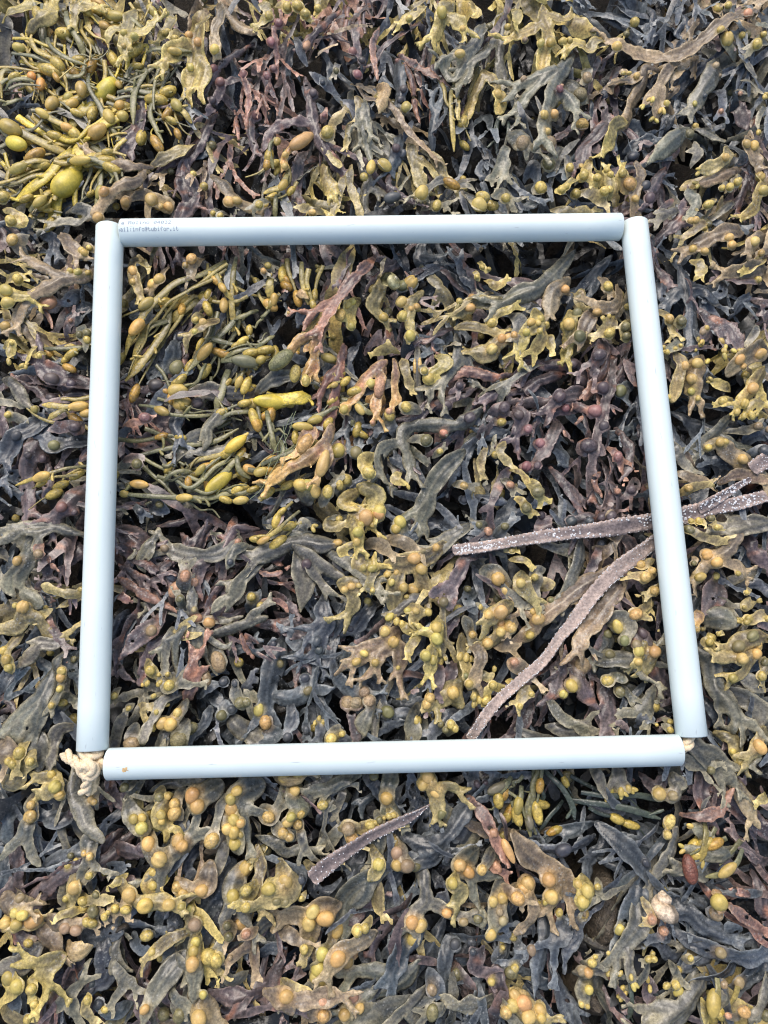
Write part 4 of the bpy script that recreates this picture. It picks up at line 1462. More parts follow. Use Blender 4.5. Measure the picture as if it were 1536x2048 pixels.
def bladder_mesh(name, kind, mat, seed):
    r = np.random.default_rng(seed)
    V = SV.copy()
    if kind == 'egg':
        V[:, 0] *= 1 + 0.10 * V[:, 0]
        V *= (1 + 0.05 * noise2(V[:, 0] * 1.0, V[:, 1] + V[:, 2], 2.2, r))[:, None]
    elif kind == 'seam':
        V *= (1 - 0.16 * np.exp(-(V[:, 1] / 0.13) ** 2) * (V[:, 2] > -0.3))[:, None]
    elif kind == 'dent':
        V *= (1 - 0.28 * np.exp(-((V[:, 0] - 0.3) ** 2 + (V[:, 1] + 0.2) ** 2 + (V[:, 2] - 0.9) ** 2) / 0.16))[:, None]
    elif kind == 'wart':
        V *= (1 + 0.05 * noise2(V[:, 0] + 0.7 * V[:, 2], V[:, 1] - 0.4 * V[:, 2], 6, r, 8) + 0.06 * noise2(V[:, 0], V[:, 1] + V[:, 2], 3, r))[:, None]
    elif kind == 'spindle':
        k = np.sqrt(np.clip(1 - V[:, 0] ** 2, 0, 1))
        f = np.where(k > 0, k ** 0.35, 1)
        f = f ** 0.5; V[:, 1] *= f; V[:, 2] *= f
        V *= (1 + 0.04 * noise2(V[:, 0] * 1.0, V[:, 1] + V[:, 2], 2.2, r))[:, None]
    return mesh_from(name, V, SQ, None, mat)


BM = {'egg': [bladder_mesh('bladder_%d' % i, 'egg', M_BLAD, i) for i in range(3)],
      'seam': [bladder_mesh('split_bladder', 'seam', M_BLAD, 5)], 'dent': [bladder_mesh('dented_bladder', 'dent', M_BLAD, 6)],
      'wart': [bladder_mesh('warty_bladder_%d' % i, 'wart', M_WART, 8 + i) for i in range(3)],
      'spindle': [bladder_mesh('spindle_bladder', 'spindle', M_BLAD, 9)]}


def put_bladder(name, parent, base, p, r, ratio, ang, colour, kind, rg):
    me = BM[kind][rg.integers(len(BM[kind]))]
    o = link(name, me, parent, np.asarray(p) - base)
    o.rotation_euler = (rg.uniform(-0.4, 0.4), rg.uniform(-0.25, 0.25), ang)
    s = rg.uniform(0.94, 1.06)
    o.scale = (r * ratio * s, r, r * (0.86 if ratio < 1.2 else 0.9))
    c = colour * rg.uniform(0.86, 1.14) * (1 + rg.uniform(-0.07, 0.07, 3))
    o.color = (*c, 1)
    return o


# ------------------------------------------------------------------ reading the survey
class Rec:
    pass


fronds, straps = [], []
BRE = re.compile(r'^(-?\d+),(-?\d+),(\d+)([a-z]?)([\d.]*)(?:/(-?\d+))?(w?)$')
for (ox, oy), txt in SURVEY.items():
    tile_f, tile_e, bl, eb = [], [], [], []
    for ln in txt.strip().splitlines():
        k, rest = ln[0], ln[2:]
        if k in 'FE':
            pal, w, body = rest.split(' ', 2)
            m = re.match(r'(\d+)([a-z]*)', w)
            o = Rec()
            o.pal, o.flag = pal, m.group(2)
            o.w = int(m.group(1)) / 3.0 * PX
            o.px = [np.array([[float(v) for v in q.split(',')] for q in part.split()]) / 3.0 + [ox, oy] for part in body.split('/')]
            o.bl = []
            (tile_f if k == 'F' else tile_e).append(o)
        elif k == 'B':
            for tk in rest.split():
                g = BRE.match(tk).groups()
                b = Rec()
                b.p = np.array([int(g[0]) / 3 + ox, int(g[1]) / 3 + oy]); b.r = int(g[2]) / 3 * PX * 0.95
                let = g[3]
                b.wart = g[6] == 'w' or let == 'w'
                b.c = None if let in ('', 'w') else let
                b.ratio = float(g[4]) if g[4] else 1.0
                b.ang = math.radians(float(g[5])) if g[5] else None
                bl.append(b)
        else:
            for tk in rest.split():
                c = tk[-1]; x, y, a, w = map(float, tk[:-1].split(','))
                b = Rec(); b.p = np.array([x / 3 + ox, y / 3 + oy]); b.len, b.wid, b.c = a / 3 * PX, w / 3 * PX, c
                eb.append(b)
    def near(recs, p):
        best, bd, bt = None, 1e9, 0
        for o in recs:
            for P in o.px:
                S = smooth_path(P, 6.0)
                d = np.hypot(S[:, 0] - p[0], S[:, 1] - p[1]); i = int(np.argmin(d))
                if d[i] < bd:
                    t = S[min(i + 1, len(S) - 1)] - S[max(i - 1, 0)]
                    best, bd, bt = o, d[i], math.atan2(-t[1], t[0])
        return best, bd, bt
    for b in bl:
        o, d, t = near(tile_f, b.p)
        if d * PX > o.w * 0.5 + b.r * 0.6:
            n = Rec(); n.pal = {'d': 'k', 'p': 'p', 'r': 'r'}.get(b.c, 'g' if o.pal in 'kp' else o.pal)
            a = t + rng.uniform(-0.7, 0.7); L_ = b.r / PX
            v = np.array([math.cos(a), -math.sin(a)])
            n.px = [np.stack([b.p - v * L_ * 2.6, b.p - v * L_ * 0.6, b.p + v * L_ * 0.9])]
            n.w = b.r * 2.5; n.flag = ''; n.bl = []
            tile_f.append(n); o = n
        b.dir = t
        o.bl.append(b)
    for b in eb:
        o, d, t = near(tile_e, b.p)
        if d * PX > o.w + b.wid * 0.5:
            n = Rec(); n.pal = 'q' if b.c in 'qa' else b.c if b.c in PAL else 'q'
            a = t + rng.uniform(-0.4, 0.4); v = np.array([math.cos(a), -math.sin(a)]) * b.len / PX
            n.px = [np.stack([b.p - v * 1.1, b.p, b.p + v * 0.9])]
            n.w = b.wid * 0.6; n.flag = ''; n.bl = []
            tile_e.append(n); o = n; t = a
        b.dir = t
        o.bl.append(b)
    fronds += tile_f
    straps += tile_e

Z_TOP = {'o': -0.015, 'y': -0.013, 't': -0.015, 'g': -0.018, 'k': -0.027, 'p': -0.023, 'r': -0.017, 'n': -0.012, 'c': -0.014}
for o in fronds:
    o.len = sum(np.linalg.norm(np.diff(P, axis=0), axis=1).sum() for P in o.px) * PX
    o.size = o.len * o.w + 2.5 * sum(b.r ** 2 for b in o.bl)
    o.kind = 'bladderwrack' if (o.pal in 'oytgn' or o.bl) else ('serrated' if o.pal == 'k' else 'dried')
    o.z = Z_TOP[o.pal] + rng.uniform(-0.006, 0.004) + (0.003 if o.bl else 0) + (0.005 if o.pal in 'nr' and o.w > 0.011 else 0)
    if o.pal in 'kp' and o.size < 0.0012 and not o.bl:
        o.z -= 0.006
blw = sorted([o for o in fronds if o.kind == 'bladderwrack'], key=lambda o: -o.size)
single = set(map(id, blw[:300])) | set(id(o) for o in fronds if o.kind != 'bladderwrack')
FIELD_P = np.vstack([P for o in fronds for P in o.px] + [P for o in straps for P in o.px])
FIELD_I = np.concatenate([np.full(len(P), i) for i, o in enumerate(fronds + straps) for P in o.px])
FIELD_D = np.concatenate([np.full(len(P), math.atan2(-(P[-1] - P[0])[1], (P[-1] - P[0])[0])) for o in fronds + straps for P in o.px])
FIELD_G = unproject(FIELD_P[:, 0], FIELD_P[:, 1], -0.02)
FIELD_PAL = [o.pal for o in fronds + straps]
N_FR = len(fronds)

# one loose mass of everything too small or too deep to tell apart
mass = {'V': [], 'Q': [], 'C': [], 'n': 0}


def to_mass(V, Q, C):
    mass['V'].append(V); mass['Q'].append(Q + mass['n']); mass['C'].append(np.broadcast_to(C, V.shape)); mass['n'] += len(V)


LSV, LSQ = cube_sphere(3)
things = []          # (object, pixel, description pieces) for the labels


def dress(o, i):
    """one frond of the survey"""
    r = np.random.default_rng(1000 + i)
    ribs = [unproject(P[:, 0], P[:, 1], o.z) for P in o.px]
    W = o.w * (0.92 if o.pal in 'oyt' else 1.0)
    if (o.pal in 'kpg' or (o.pal == 'r' and len(o.px) == 1)) and not o.bl:                    # slender, repeatedly forked dark wrack
        W = o.w * (0.82 if o.pal == 'g' else 0.84)
        if 't' not in o.flag and 'v' not in o.flag:
            if len(ribs) == 1 and o.len < 4.0 * o.w:
                P = ribs[0]; d = P[-1] - P[-2]
                ribs[0] = np.vstack([P[0] - (P[1] - P[0]) * 0.4, P[1:], P[-1] + d * 0.45])
            for P in list(ribs)[:2]:
                S = smooth_path(P, 0.004)
                for u_ in ((0.3, 0.62) if len(S) > 14 else (0.45,)):
                    if r.uniform() < 0.85:
                        m_ = int(len(S) * (u_ + r.uniform(-0.08, 0.08)))
                        d = S[min(m_ + 2, len(S) - 1)] - S[max(m_ - 2, 0)]
                        a = math.atan2(d[1], d[0]) + r.choice([-1, 1]) * r.uniform(0.35, 0.65)
                        Lb = max(np.linalg.norm(np.diff(S, axis=0), axis=1).sum() * r.uniform(0.3, 0.5), W * 1.6)
                        a2 = a - 0.5 * (a - math.atan2(d[1], d[0]))
                        q = S[m_] + np.array([math.cos(a), math.sin(a)]) * Lb * 0.5
                        ribs.append(np.stack([S[m_], q, q + np.array([math.cos(a2), math.sin(a2)]) * Lb * 0.5]))
    blobs, bc, info = [], [], []
    for b in o.bl:
        q = unproject(b.p[0], b.p[1], o.z + 0.004)
        code = b.c or DEFB[o.pal]
        c = BCOL[code]
        ang = b.ang if b.ang is not None else b.dir + r.uniform(-0.5, 0.5)
        info.append((q, b.r, b.ratio if b.ratio > 1 else r.uniform(1.0, 1.22), ang, c, b.wart, code))
        if b.ratio < 1.7:
            blobs.append((q[0], q[1], b.r * 1.22)); bc.append(c)
    old = o.pal in 'prc'
    ends = 't' if 't' in o.flag else ('' if 'v' in o.flag else ('l' if o.pal in 'oytn' else 'lx' if r.uniform() < 0.7 else 't'))
    B = Blade(ribs, W, blobs, step=0.0018 if id(o) in single else 0.0025, ends=ends,
              ragged=0.0009 if old else (0.0006 if o.pal == 'k' else 0.0003),
              holes=int(r.integers(0, 3)) if o.pal in 'prk' else 0, r=r, wave=1.2 if old else 0.95 if o.pal in 'kg' else 1.1,
              slim=o.pal in 'kpg' and not o.bl)
    V = B.V.copy(); V[:, 2] += o.z
    # the blade swells round its bladders
    for (bx, by, br) in blobs:
        d = np.hypot(V[:, 0] - bx, V[:, 1] - by)
        V[:, 2] += 0.5 * br * np.exp(-(d / (br * 1.0)) ** 2)
    V = press(V)
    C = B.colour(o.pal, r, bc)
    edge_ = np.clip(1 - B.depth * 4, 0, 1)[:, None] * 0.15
    C = C * (1 - edge_) + PAL[o.pal][2] * 1.1 * edge_          # pale thin margin: own tint plus light painted along the rim
    one = id(o) in single
    vz = lambda q: float(V[np.argmin((V[:, 0] - q[0]) ** 2 + (V[:, 1] - q[1]) ** 2), 2])
    recs = []
    if 'v' in o.flag:                                   # swollen fruiting tips
        for (p, d, z, rr) in B.ends:
            for k in range(int(r.integers(2, 4))):
                a = math.atan2(d[1], d[0]) + r.uniform(-0.8, 0.8)
                L_ = r.uniform(0.0028, 0.0042)
                q = p + np.array([math.cos(a), math.sin(a)]) * L_ * r.uniform(0.9, 1.4)
                recs.append((q, L_ * 0.55, 1.7, a))
    if not one:
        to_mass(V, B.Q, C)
        for q, br, ra, ang, c, wart, code in info:
            S = LSV * [br * ra, br, br * 0.9]
            ca, sa = math.cos(ang), math.sin(ang)
            to_mass(np.column_stack([S[:, 0] * ca - S[:, 1] * sa + q[0], S[:, 0] * sa + S[:, 1] * ca + q[1], S[:, 2] + vz(q) + 0.15 * br]), LSQ, c)
        for q, br, ra, ang in recs:
            S = LSV * [br * ra, br, br]
            ca, sa = math.cos(ang), math.sin(ang)
            to_mass(np.column_stack([S[:, 0] * ca - S[:, 1] * sa + q[0], S[:, 0] * sa + S[:, 1] * ca + q[1], S[:, 2] + vz(q)]), LSQ, BCOL['y'])
        return
    name = {'bladderwrack': 'bladderwrack_frond', 'serrated': 'serrated_wrack_frond', 'dried': 'dried_wrack_frond'}[o.kind]
    b0 = np.array([*ribs[0][0], o.z - 0.01])
    root = empty(name, b0)
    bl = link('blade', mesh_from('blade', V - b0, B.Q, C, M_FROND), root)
    sm = bl.modifiers.new('thickness', 'SOLIDIFY'); sm.thickness = 0.0005; sm.offset = 0
    for q, br, ra, ang, c, wart, code in info:
        kind = 'wart' if wart else (('egg' if r.uniform() < 0.72 else 'seam' if r.uniform() < 0.75 else 'dent') if ra < 1.25 else 'egg')
        zz = vz(q) + (-0.02 if ra < 1.7 else 0.3) * br
        P = np.array([[q[0], q[1], zz + br * 0.9]]); top = press(P.copy())[0, 2] - br * 0.9
        put_bladder('bladder', root, b0, (q[0], q[1], min(zz, top)), br, ra, ang, c, kind, r)
    for q, br, ra, ang in recs:
        put_bladder('fruiting_tip', root, b0, (q[0], q[1], vz(q)), br, ra, ang, BCOL['y'], 'egg', r)
    mid = smooth_path(o.px[0], 8.0); mid = mid[len(mid) // 2]
    things.append((root, mid, o, [x[6] for x in info], recs))


for i, o in enumerate(fronds):
    dress(o, i)


# ------------------------------------------------------------------ egg wrack: thick narrow straps swelling into single bladders
def sweep(P3, rx, rz, k=8):
    """elliptic tube along P3 with half-widths rx (level) and rz (upright)"""
    T = np.gradient(P3, axis=0); T /= np.linalg.norm(T, axis=1)[:, None] + 1e-12
    S = np.cross(np.array([0, 0, 1.0]), T); S /= np.linalg.norm(S, axis=1)[:, None] + 1e-9
    U = np.cross(T, S)
    a = np.arange(k) / k * 2 * math.pi
    V = P3[:, None, :] + (rx[:, None] * np.cos(a))[..., None] * S[:, None, :] + (rz[:, None] * np.sin(a))[..., None] * U[:, None, :]
    n = len(P3)
    i, j = np.meshgrid(np.arange(n - 1), np.arange(k), indexing='ij')
    Q = np.stack([i * k + j, i * k + (j + 1) % k, (i + 1) * k + (j + 1) % k, (i + 1) * k + j], -1).reshape(-1, 4)
    return V.reshape(-1, 3), Q


for i, o in enumerate(straps):
    r = np.random.default_rng(5000 + i)
    oz = -0.014 + r.uniform(-0.008, 0.004) - (0.008 if o.pal == 'k' else 0)
    base, tip, edge = PAL[o.pal]
    if o.pal == 'g':
        base, tip = lin((104, 106, 80)), lin((136, 130, 84))
    if o.pal == 'k':
        base, tip = lin((58, 68, 62)), lin((76, 84, 70))
    VV, QQ, CC, n = [], [], [], 0
    main = None
    for bi, P in enumerate(o.px):
        P2 = smooth_path(unproject(P[:, 0], P[:, 1], oz), 0.004)
        dl = np.r_[0, np.cumsum(np.linalg.norm(np.diff(P2, axis=0), axis=1))]; u = dl / dl[-1]
        z = oz + 0.004 * np.sin(dl / 0.03 + r.uniform(0, 6)) - 0.006 * np.clip(1 - u * 4, 0, 1) - 0.004 * np.clip(u * 4 - 3, 0, 1)
        P3 = np.column_stack([P2, z])
        w = o.w * 0.44 * np.clip(0.72 + 0.5 * u, 0, 1) * np.clip((1 - u) * 5 + 0.3, 0, 1) * (1 + 0.07 * np.sin(dl / 0.006 + r.uniform(0, 6)))
        for b in o.bl:                                   # the strap widens into each bladder
            q = unproject(b.p[0], b.p[1], oz)
            t = np.linalg.norm(P2 - q, axis=1)
            w = np.maximum(w, b.wid * 0.42 * np.exp(-(t / (b.len * 0.5)) ** 2))
        h = np.clip(w * 0.24, 0.0008, 0.0022)
        V, Q = sweep(P3, w, h, 10)
        k = np.repeat(np.clip(u * 1.2 - 0.1, 0, 1), 10)[:, None]
        C = (base * (1 - k) + tip * k) * r.uniform(0.85, 1.15)
        VV.append(V); QQ.append(Q + n); CC.append(C); n += len(V)
        # short side shoots
        for _ in range(int(dl[-1] / 0.03 * r.uniform(0.4, 1.3))):
            j = r.integers(1, len(P2) - 1)
            t = P2[min(j + 1, len(P2) - 1)] - P2[j - 1]; a = math.atan2(t[1], t[0]) + r.choice([-1, 1]) * r.uniform(0.4, 1.1)
            L_ = r.uniform(0.006, 0.016); m = np.linspace(0, 1, 5)
            S3 = np.column_stack([P2[j, 0] + np.cos(a + m * r.uniform(-.5, .5)) * L_ * m, P2[j, 1] + np.sin(a) * L_ * m, z[j] + m * r.uniform(-0.003, 0.005)])
            V, Q = sweep(S3, np.full(5, 0.0009) * (1 + 1.3 * m * (m < 0.95)), np.full(5, 0.0008) * (1 + 0.8 * m * (m < 0.95)), 6)
            VV.append(V); QQ.append(Q + n); CC.append(np.broadcast_to(tip * 1.05, V.shape)); n += len(V)
        if main is None:
            main = P3
    corner = o.px[0][:, 0].mean() < 330 and o.px[0][:, 1].mean() < 430
    for _ in range(7 if corner else 3 if o.pal in 'qQg' else 1):         # thinner strands of the same tuft, half hidden
        a = r.normal(0, 0.35); off = r.normal(0, 0.010, 2); ctr = main[:, :2].mean(0)
        M2 = main[:, :2][::4] if len(main) > 9 else main[:, :2]
        D2 = (M2 - ctr) @ np.array([[math.cos(a), math.sin(a)], [-math.sin(a), math.cos(a)]]) * r.uniform(0.8, 1.2) + ctr + off
        D2 = smooth_path(D2 + r.normal(0, 0.0018, D2.shape), 0.004)
        dl = np.arange(len(D2)) * 0.004
        D3 = np.column_stack([D2, oz - r.uniform(0.0 if corner else 0.003, 0.012) + 0.004 * np.sin(dl / 0.025 + r.uniform(0, 6))])
        wd = min(o.w, 0.0095 if corner else 0.0075) * r.uniform(0.22, 0.42) * np.clip(1.15 - dl / dl[-1] * 0.8, 0, 1)
        V, Q = sweep(D3, wd, np.clip(wd * 0.4, 0.0006, 0.002), 8)
        cm = ((lin((128, 124, 92)), PAL['q'][1], PAL['Q'][1])[int(r.choice(3, p=[0.5, 0.32, 0.18]))] if corner else base * 0.5 + tip * 0.5) * r.uniform(0.75, 1.15)
        to_mass(press(V), Q, cm)
        for _ in range(int(r.integers(0, 2 if corner else 3))):
            j = r.integers(2, len(D3) - 1); t = D3[j] - D3[j - 1]; ang = math.atan2(t[1], t[0]); br = r.uniform(0.003, 0.0065 if corner else 0.005)
            S = LSV * [br * r.uniform(1.6, 2.3), br, br]
            to_mass(press(np.column_stack([S[:, 0] * math.cos(ang) - S[:, 1] * math.sin(ang), S[:, 0] * math.sin(ang) + S[:, 1] * math.cos(ang), S[:, 2]]) + D3[j]), LSQ,
                    (lin((194, 170, 86)) if r.uniform() < 0.7 else lin((190, 150, 72))) * r.uniform(0.8, 1.1))
    V = press(np.vstack(VV)); Q = np.vstack(QQ); C = np.vstack(CC)
    b0 = main[0] - [0, 0, 0.008]
    root = empty('egg_wrack_strap', b0)
    link('strap_blade', mesh_from('strap_blade', V - b0, Q, C, M_FROND), root)
    codes = []
    for b in o.bl:
        q = unproject(b.p[0], b.p[1], oz + 0.003)
        j = np.argmin((V[:, 0] - q[0]) ** 2 + (V[:, 1] - q[1]) ** 2)
        c = {'Q': lin((210, 184, 78)), 'q': lin((188, 166, 90)), 'a': lin((202, 166, 92)), 'o': lin((208, 158, 88)), 'g': lin((128, 122, 96))}[b.c]
        codes.append(b.c)
        zz = V[j, 2] + 0.12 * b.wid
        top = press(np.array([[q[0], q[1], zz + b.wid * 0.45]]))[0, 2] - b.wid * 0.45
        put_bladder('bladder', root, b0, (q[0], q[1], min(zz, top)), b.wid * 0.5, max(1.05, b.len / b.wid), b.dir, c, 'egg' if b.len < 1.9 * b.wid else 'spindle', r)
    o.kind = 'egg'
    mid = smooth_path(o.px[0], 8.0); mid = mid[len(mid) // 2]
    things.append((root, mid, o, codes, []))
# ------------------------------------------------------------------ ground: wet rock under the weed, out to the horizon
t = np.linspace(-5.0, 5.0, 181)
gx = 0.55 * np.sinh(t)
X, Y = np.meshgrid(gx, gx + 0.1)
rg = np.random.default_rng(3)
amp = np.exp(-((X / 6) ** 2 + (Y / 6) ** 2)) * 0.5 + 0.5
Z = -0.125 + amp * (0.014 * noise2(X, Y, 18, rg) + 0.006 * noise2(X, Y, 70, rg)) + 0.25 * noise2(X, Y, 0.7, rg) * np.clip(np.hypot(X, Y) / 4 - 0.5, 0, 1)
n = len(t)
i, j = np.meshgrid(np.arange(n - 1), np.arange(n - 1), indexing='ij')
Q = np.stack([i * n + j, i * n + j + 1, (i + 1) * n + j + 1, (i + 1) * n + j], -1).reshape(-1, 4)
g = link('ground', mesh_from('ground', np.column_stack([X.ravel(), Y.ravel(), Z.ravel()]), Q, None, M_ROCK))
tag(g, 'dark wet rock of the shore beneath the seaweed', None, kind='structure')


def boulder(px, py, rx, ry, top, rot, seed, label):
    r = np.random.default_rng(seed)
    V, Qb = cube_sphere(12)
    p = unproject(px, py, top)
    V = V * (1 + 0.16 * noise2(V[:, 0] + V[:, 2], V[:, 1] - V[:, 2], 3.2, r) + 0.05 * noise2(V[:, 0] - V[:, 2], V[:, 1] + V[:, 2], 11, r))[:, None]
    V = V * [rx * PX, ry * PX, 0.065]
    c, s = math.cos(rot), math.sin(rot)
    V = np.column_stack([V[:, 0] * c - V[:, 1] * s, V[:, 0] * s + V[:, 1] * c, V[:, 2]])
    z0 = top - V[:, 2].max()
    o = link('rock', mesh_from('rock', V, Qb, None, M_STONE), None, (p[0], p[1], z0))
    tag(o, label, 'rock')


boulder(1222, 1850, 40, 85, -0.024, -0.25, 11, 'rough brown wet rock showing through fronds left of the cream shell')
boulder(955, 285, 60, 50, -0.034, 0.3, 12, 'dark reddish rock in the gap above the top tube')
boulder(1195, 2010, 45, 50, -0.030, 0.2, 13, 'rust-stained rock at the bottom edge, below the brown wet rock')
boulder(240, 1862, 26, 22, -0.026, 0.1, 14, 'small muddy stone among amber bladders below the rope knot')

# ------------------------------------------------------------------ deeper layers of the weed (one uncountable mass)
templates = []
for k in range(30):
    r = np.random.default_rng(200 + k)
    L_ = r.uniform(0.06, 0.11); a = r.uniform(-0.3, 0.3); w = r.uniform(0.009, 0.016)
    f = np.array([[0, 0], [L_ * 0.3, L_ * 0.1 * a], [L_ * 0.55, L_ * 0.3 * a]])
    ribs = [np.vstack([f, f[2] + [L_ * 0.22 * math.cos(0.5 + a), L_ * 0.22 * math.sin(0.5 + a)], f[2] + [L_ * 0.45 * math.cos(0.3 + a), L_ * 0.45 * math.sin(0.45 + a)]])]
    ribs.append(np.array([f[2], f[2] + [L_ * 0.2 * math.cos(-0.5 + a), L_ * 0.2 * math.sin(-0.5 + a)], f[2] + [L_ * 0.42 * math.cos(-0.3 + a), L_ * 0.42 * math.sin(-0.42 + a)]]))
    if r.uniform() < 0.5:
        ribs.append(np.array([f[1], f[1] + [L_ * 0.15, L_ * 0.2 * r.choice([-1, 1])]]))
    templates.append(Blade(ribs, w, step=0.0030, ends='l' if r.uniform() < 0.6 else 't', ragged=0.0006, r=r, wave=1.3, height=2.0))

slender, coarse = [], []
for k in range(26):
    r = np.random.default_rng(400 + k)
    w = r.uniform(0.0065, 0.0105); L_ = r.uniform(0.032, 0.048)
    ribs = []

    def grow(p, a, lev):
        a1 = a + r.uniform(-0.25, 0.25)
        q = p + np.array([math.cos(a), math.sin(a)]) * L_ * 0.5 * r.uniform(0.8, 1.2)
        e = q + np.array([math.cos(a1), math.sin(a1)]) * L_ * 0.5 * r.uniform(0.8, 1.2)
        ribs.append(np.stack([p, q, e]))
        if lev < 2:
            sp = r.uniform(0.22, 0.42)
            grow(e, a1 + sp, lev + 1)
            if r.uniform() < 0.85:
                grow(e, a1 - sp, lev + 1)

    grow(np.zeros(2), 0.0, 0)
    coarse.append(Blade(ribs, w * 1.25, step=0.0048, ends='', r=np.random.default_rng(k), wave=0.8, height=1.6))
    slender.append(Blade(ribs, w, step=0.0026, ends='lx' if r.uniform() < 0.5 else 't' if r.uniform() < .3 else '', ragged=0.0004, r=r, wave=0.7, height=1.6, slim=r.uniform() < 0.6))

cx = unproject(np.array([0, 1536, 0, 1536]), np.array([0, 0, 2048, 2048]), -0.03)
x0, y0 = cx.min(0); x1, y1 = cx.max(0)
r = np.random.default_rng(77)


def scatter(count, box, z0, z1, dark, size=1.0, far=False):
    W_, H_ = box[1] - box[0], box[3] - box[2]
    nx_ = max(1, int(round(math.sqrt(count * W_ / H_)))); ny_ = max(1, int(round(count / nx_)))
    for ij in range(nx_ * ny_):                          # evenly strewn, no bare patches
        p = np.array([box[0] + (ij % nx_ + r.uniform(-0.2, 1.2)) * W_ / nx_, box[2] + (ij // nx_ + r.uniform(-0.2, 1.2)) * H_ / ny_])
        k = np.argmin(((FIELD_G - p + r.normal(0, 0.012, 2)) ** 2).sum(1))
        a = FIELD_D[k]
        if p[1] > 0.0 and r.uniform() < 0.6:              # the upper half hangs down the slope
            a = math.atan2(0.5 * math.sin(a) - 0.8, 0.5 * math.cos(a))
        a += r.normal(0, 0.3)
        pal = FIELD_PAL[FIELD_I[k]]
        if pal in 'qQ':
            pal = 'g' if r.uniform() < 0.6 else 'k'
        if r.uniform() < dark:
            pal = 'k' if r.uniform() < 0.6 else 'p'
        if z1 < -0.05:                                   # old wet growth down in the mat, gap shade painted into its colour
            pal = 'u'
        T = slender[r.integers(len(slender))] if (pal in 'kpru' or r.uniform() < 0.55) else templates[r.integers(len(templates))]
        if far:
            T = coarse[r.integers(len(coarse))]
        s = r.uniform(0.75, 1.2) * size
        V = T.V * s
        V = V - [T.V[:, 0].mean() * s, 0, 0]
        t1, t2 = r.normal(-0.1, 0.28), r.normal(0, 0.4)
        V = V @ np.array(Matrix.Rotation(a, 3, 'Z') @ Matrix.Rotation(-t1, 3, 'Y') @ Matrix.Rotation(t2, 3, 'X')).T
        V = V + [p[0], p[1], r.uniform(z0, z1)]
        V[:, 2] = np.minimum(V[:, 2], -0.02 + 0.2 * (V[:, 2] + 0.02))
        V = press(V)
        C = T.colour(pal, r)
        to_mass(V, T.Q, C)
        if pal in 'otyg' and r.uniform() < 0.4:
            for _ in range(int(r.integers(1, 3))):
                q = V[r.integers(len(V))]; br = r.uniform(0.0035, 0.006)
                to_mass(LSV * [br, br, br * 0.9] + q, LSQ, BCOL['l' if r.uniform() < 0.5 else 'y'] * 0.9)


inb = (x0 - 0.01, x1 + 0.01, y0 - 0.01, y1 + 0.01)
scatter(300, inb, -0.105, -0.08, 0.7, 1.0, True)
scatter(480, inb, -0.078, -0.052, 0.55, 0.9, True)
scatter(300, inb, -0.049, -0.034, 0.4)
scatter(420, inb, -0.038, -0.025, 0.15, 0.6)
for bx in ((x0 - 0.4, x0, y0 - 0.3, y1 + 0.3), (x1, x1 + 0.4, y0 - 0.3, y1 + 0.3), (x0, x1, y0 - 0.35, y0), (x0, x1, y1, y1 + 0.35)):
    m_ = int((bx[1] - bx[0]) * (bx[3] - bx[2]) * 620)
    scatter(m_, bx, -0.065, -0.04, 0.5, 1.0, True)
    scatter(int(m_ * 0.8), bx, -0.04, -0.02, 0.2)
for bx in ((x0 - 1.1, x0 - 0.38, y0 - 1.0, y1 + 1.0), (x1 + 0.38, x1 + 1.1, y0 - 1.0, y1 + 1.0), (x0 - 0.38, x1 + 0.38, y0 - 1.0, y0 - 0.3), (x0 - 0.38, x1 + 0.38, y1 + 0.3, y1 + 1.0)):
    m_ = int((bx[1] - bx[0]) * (bx[3] - bx[2]) * 420)
    scatter(m_, bx, -0.07, -0.025, 0.35, 1.25, True)
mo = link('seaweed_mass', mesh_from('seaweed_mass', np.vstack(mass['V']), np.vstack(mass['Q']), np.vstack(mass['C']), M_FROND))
tag(mo, 'tangled mass of small and half-buried seaweed fronds under the larger ones', 'seaweed', kind='stuff')

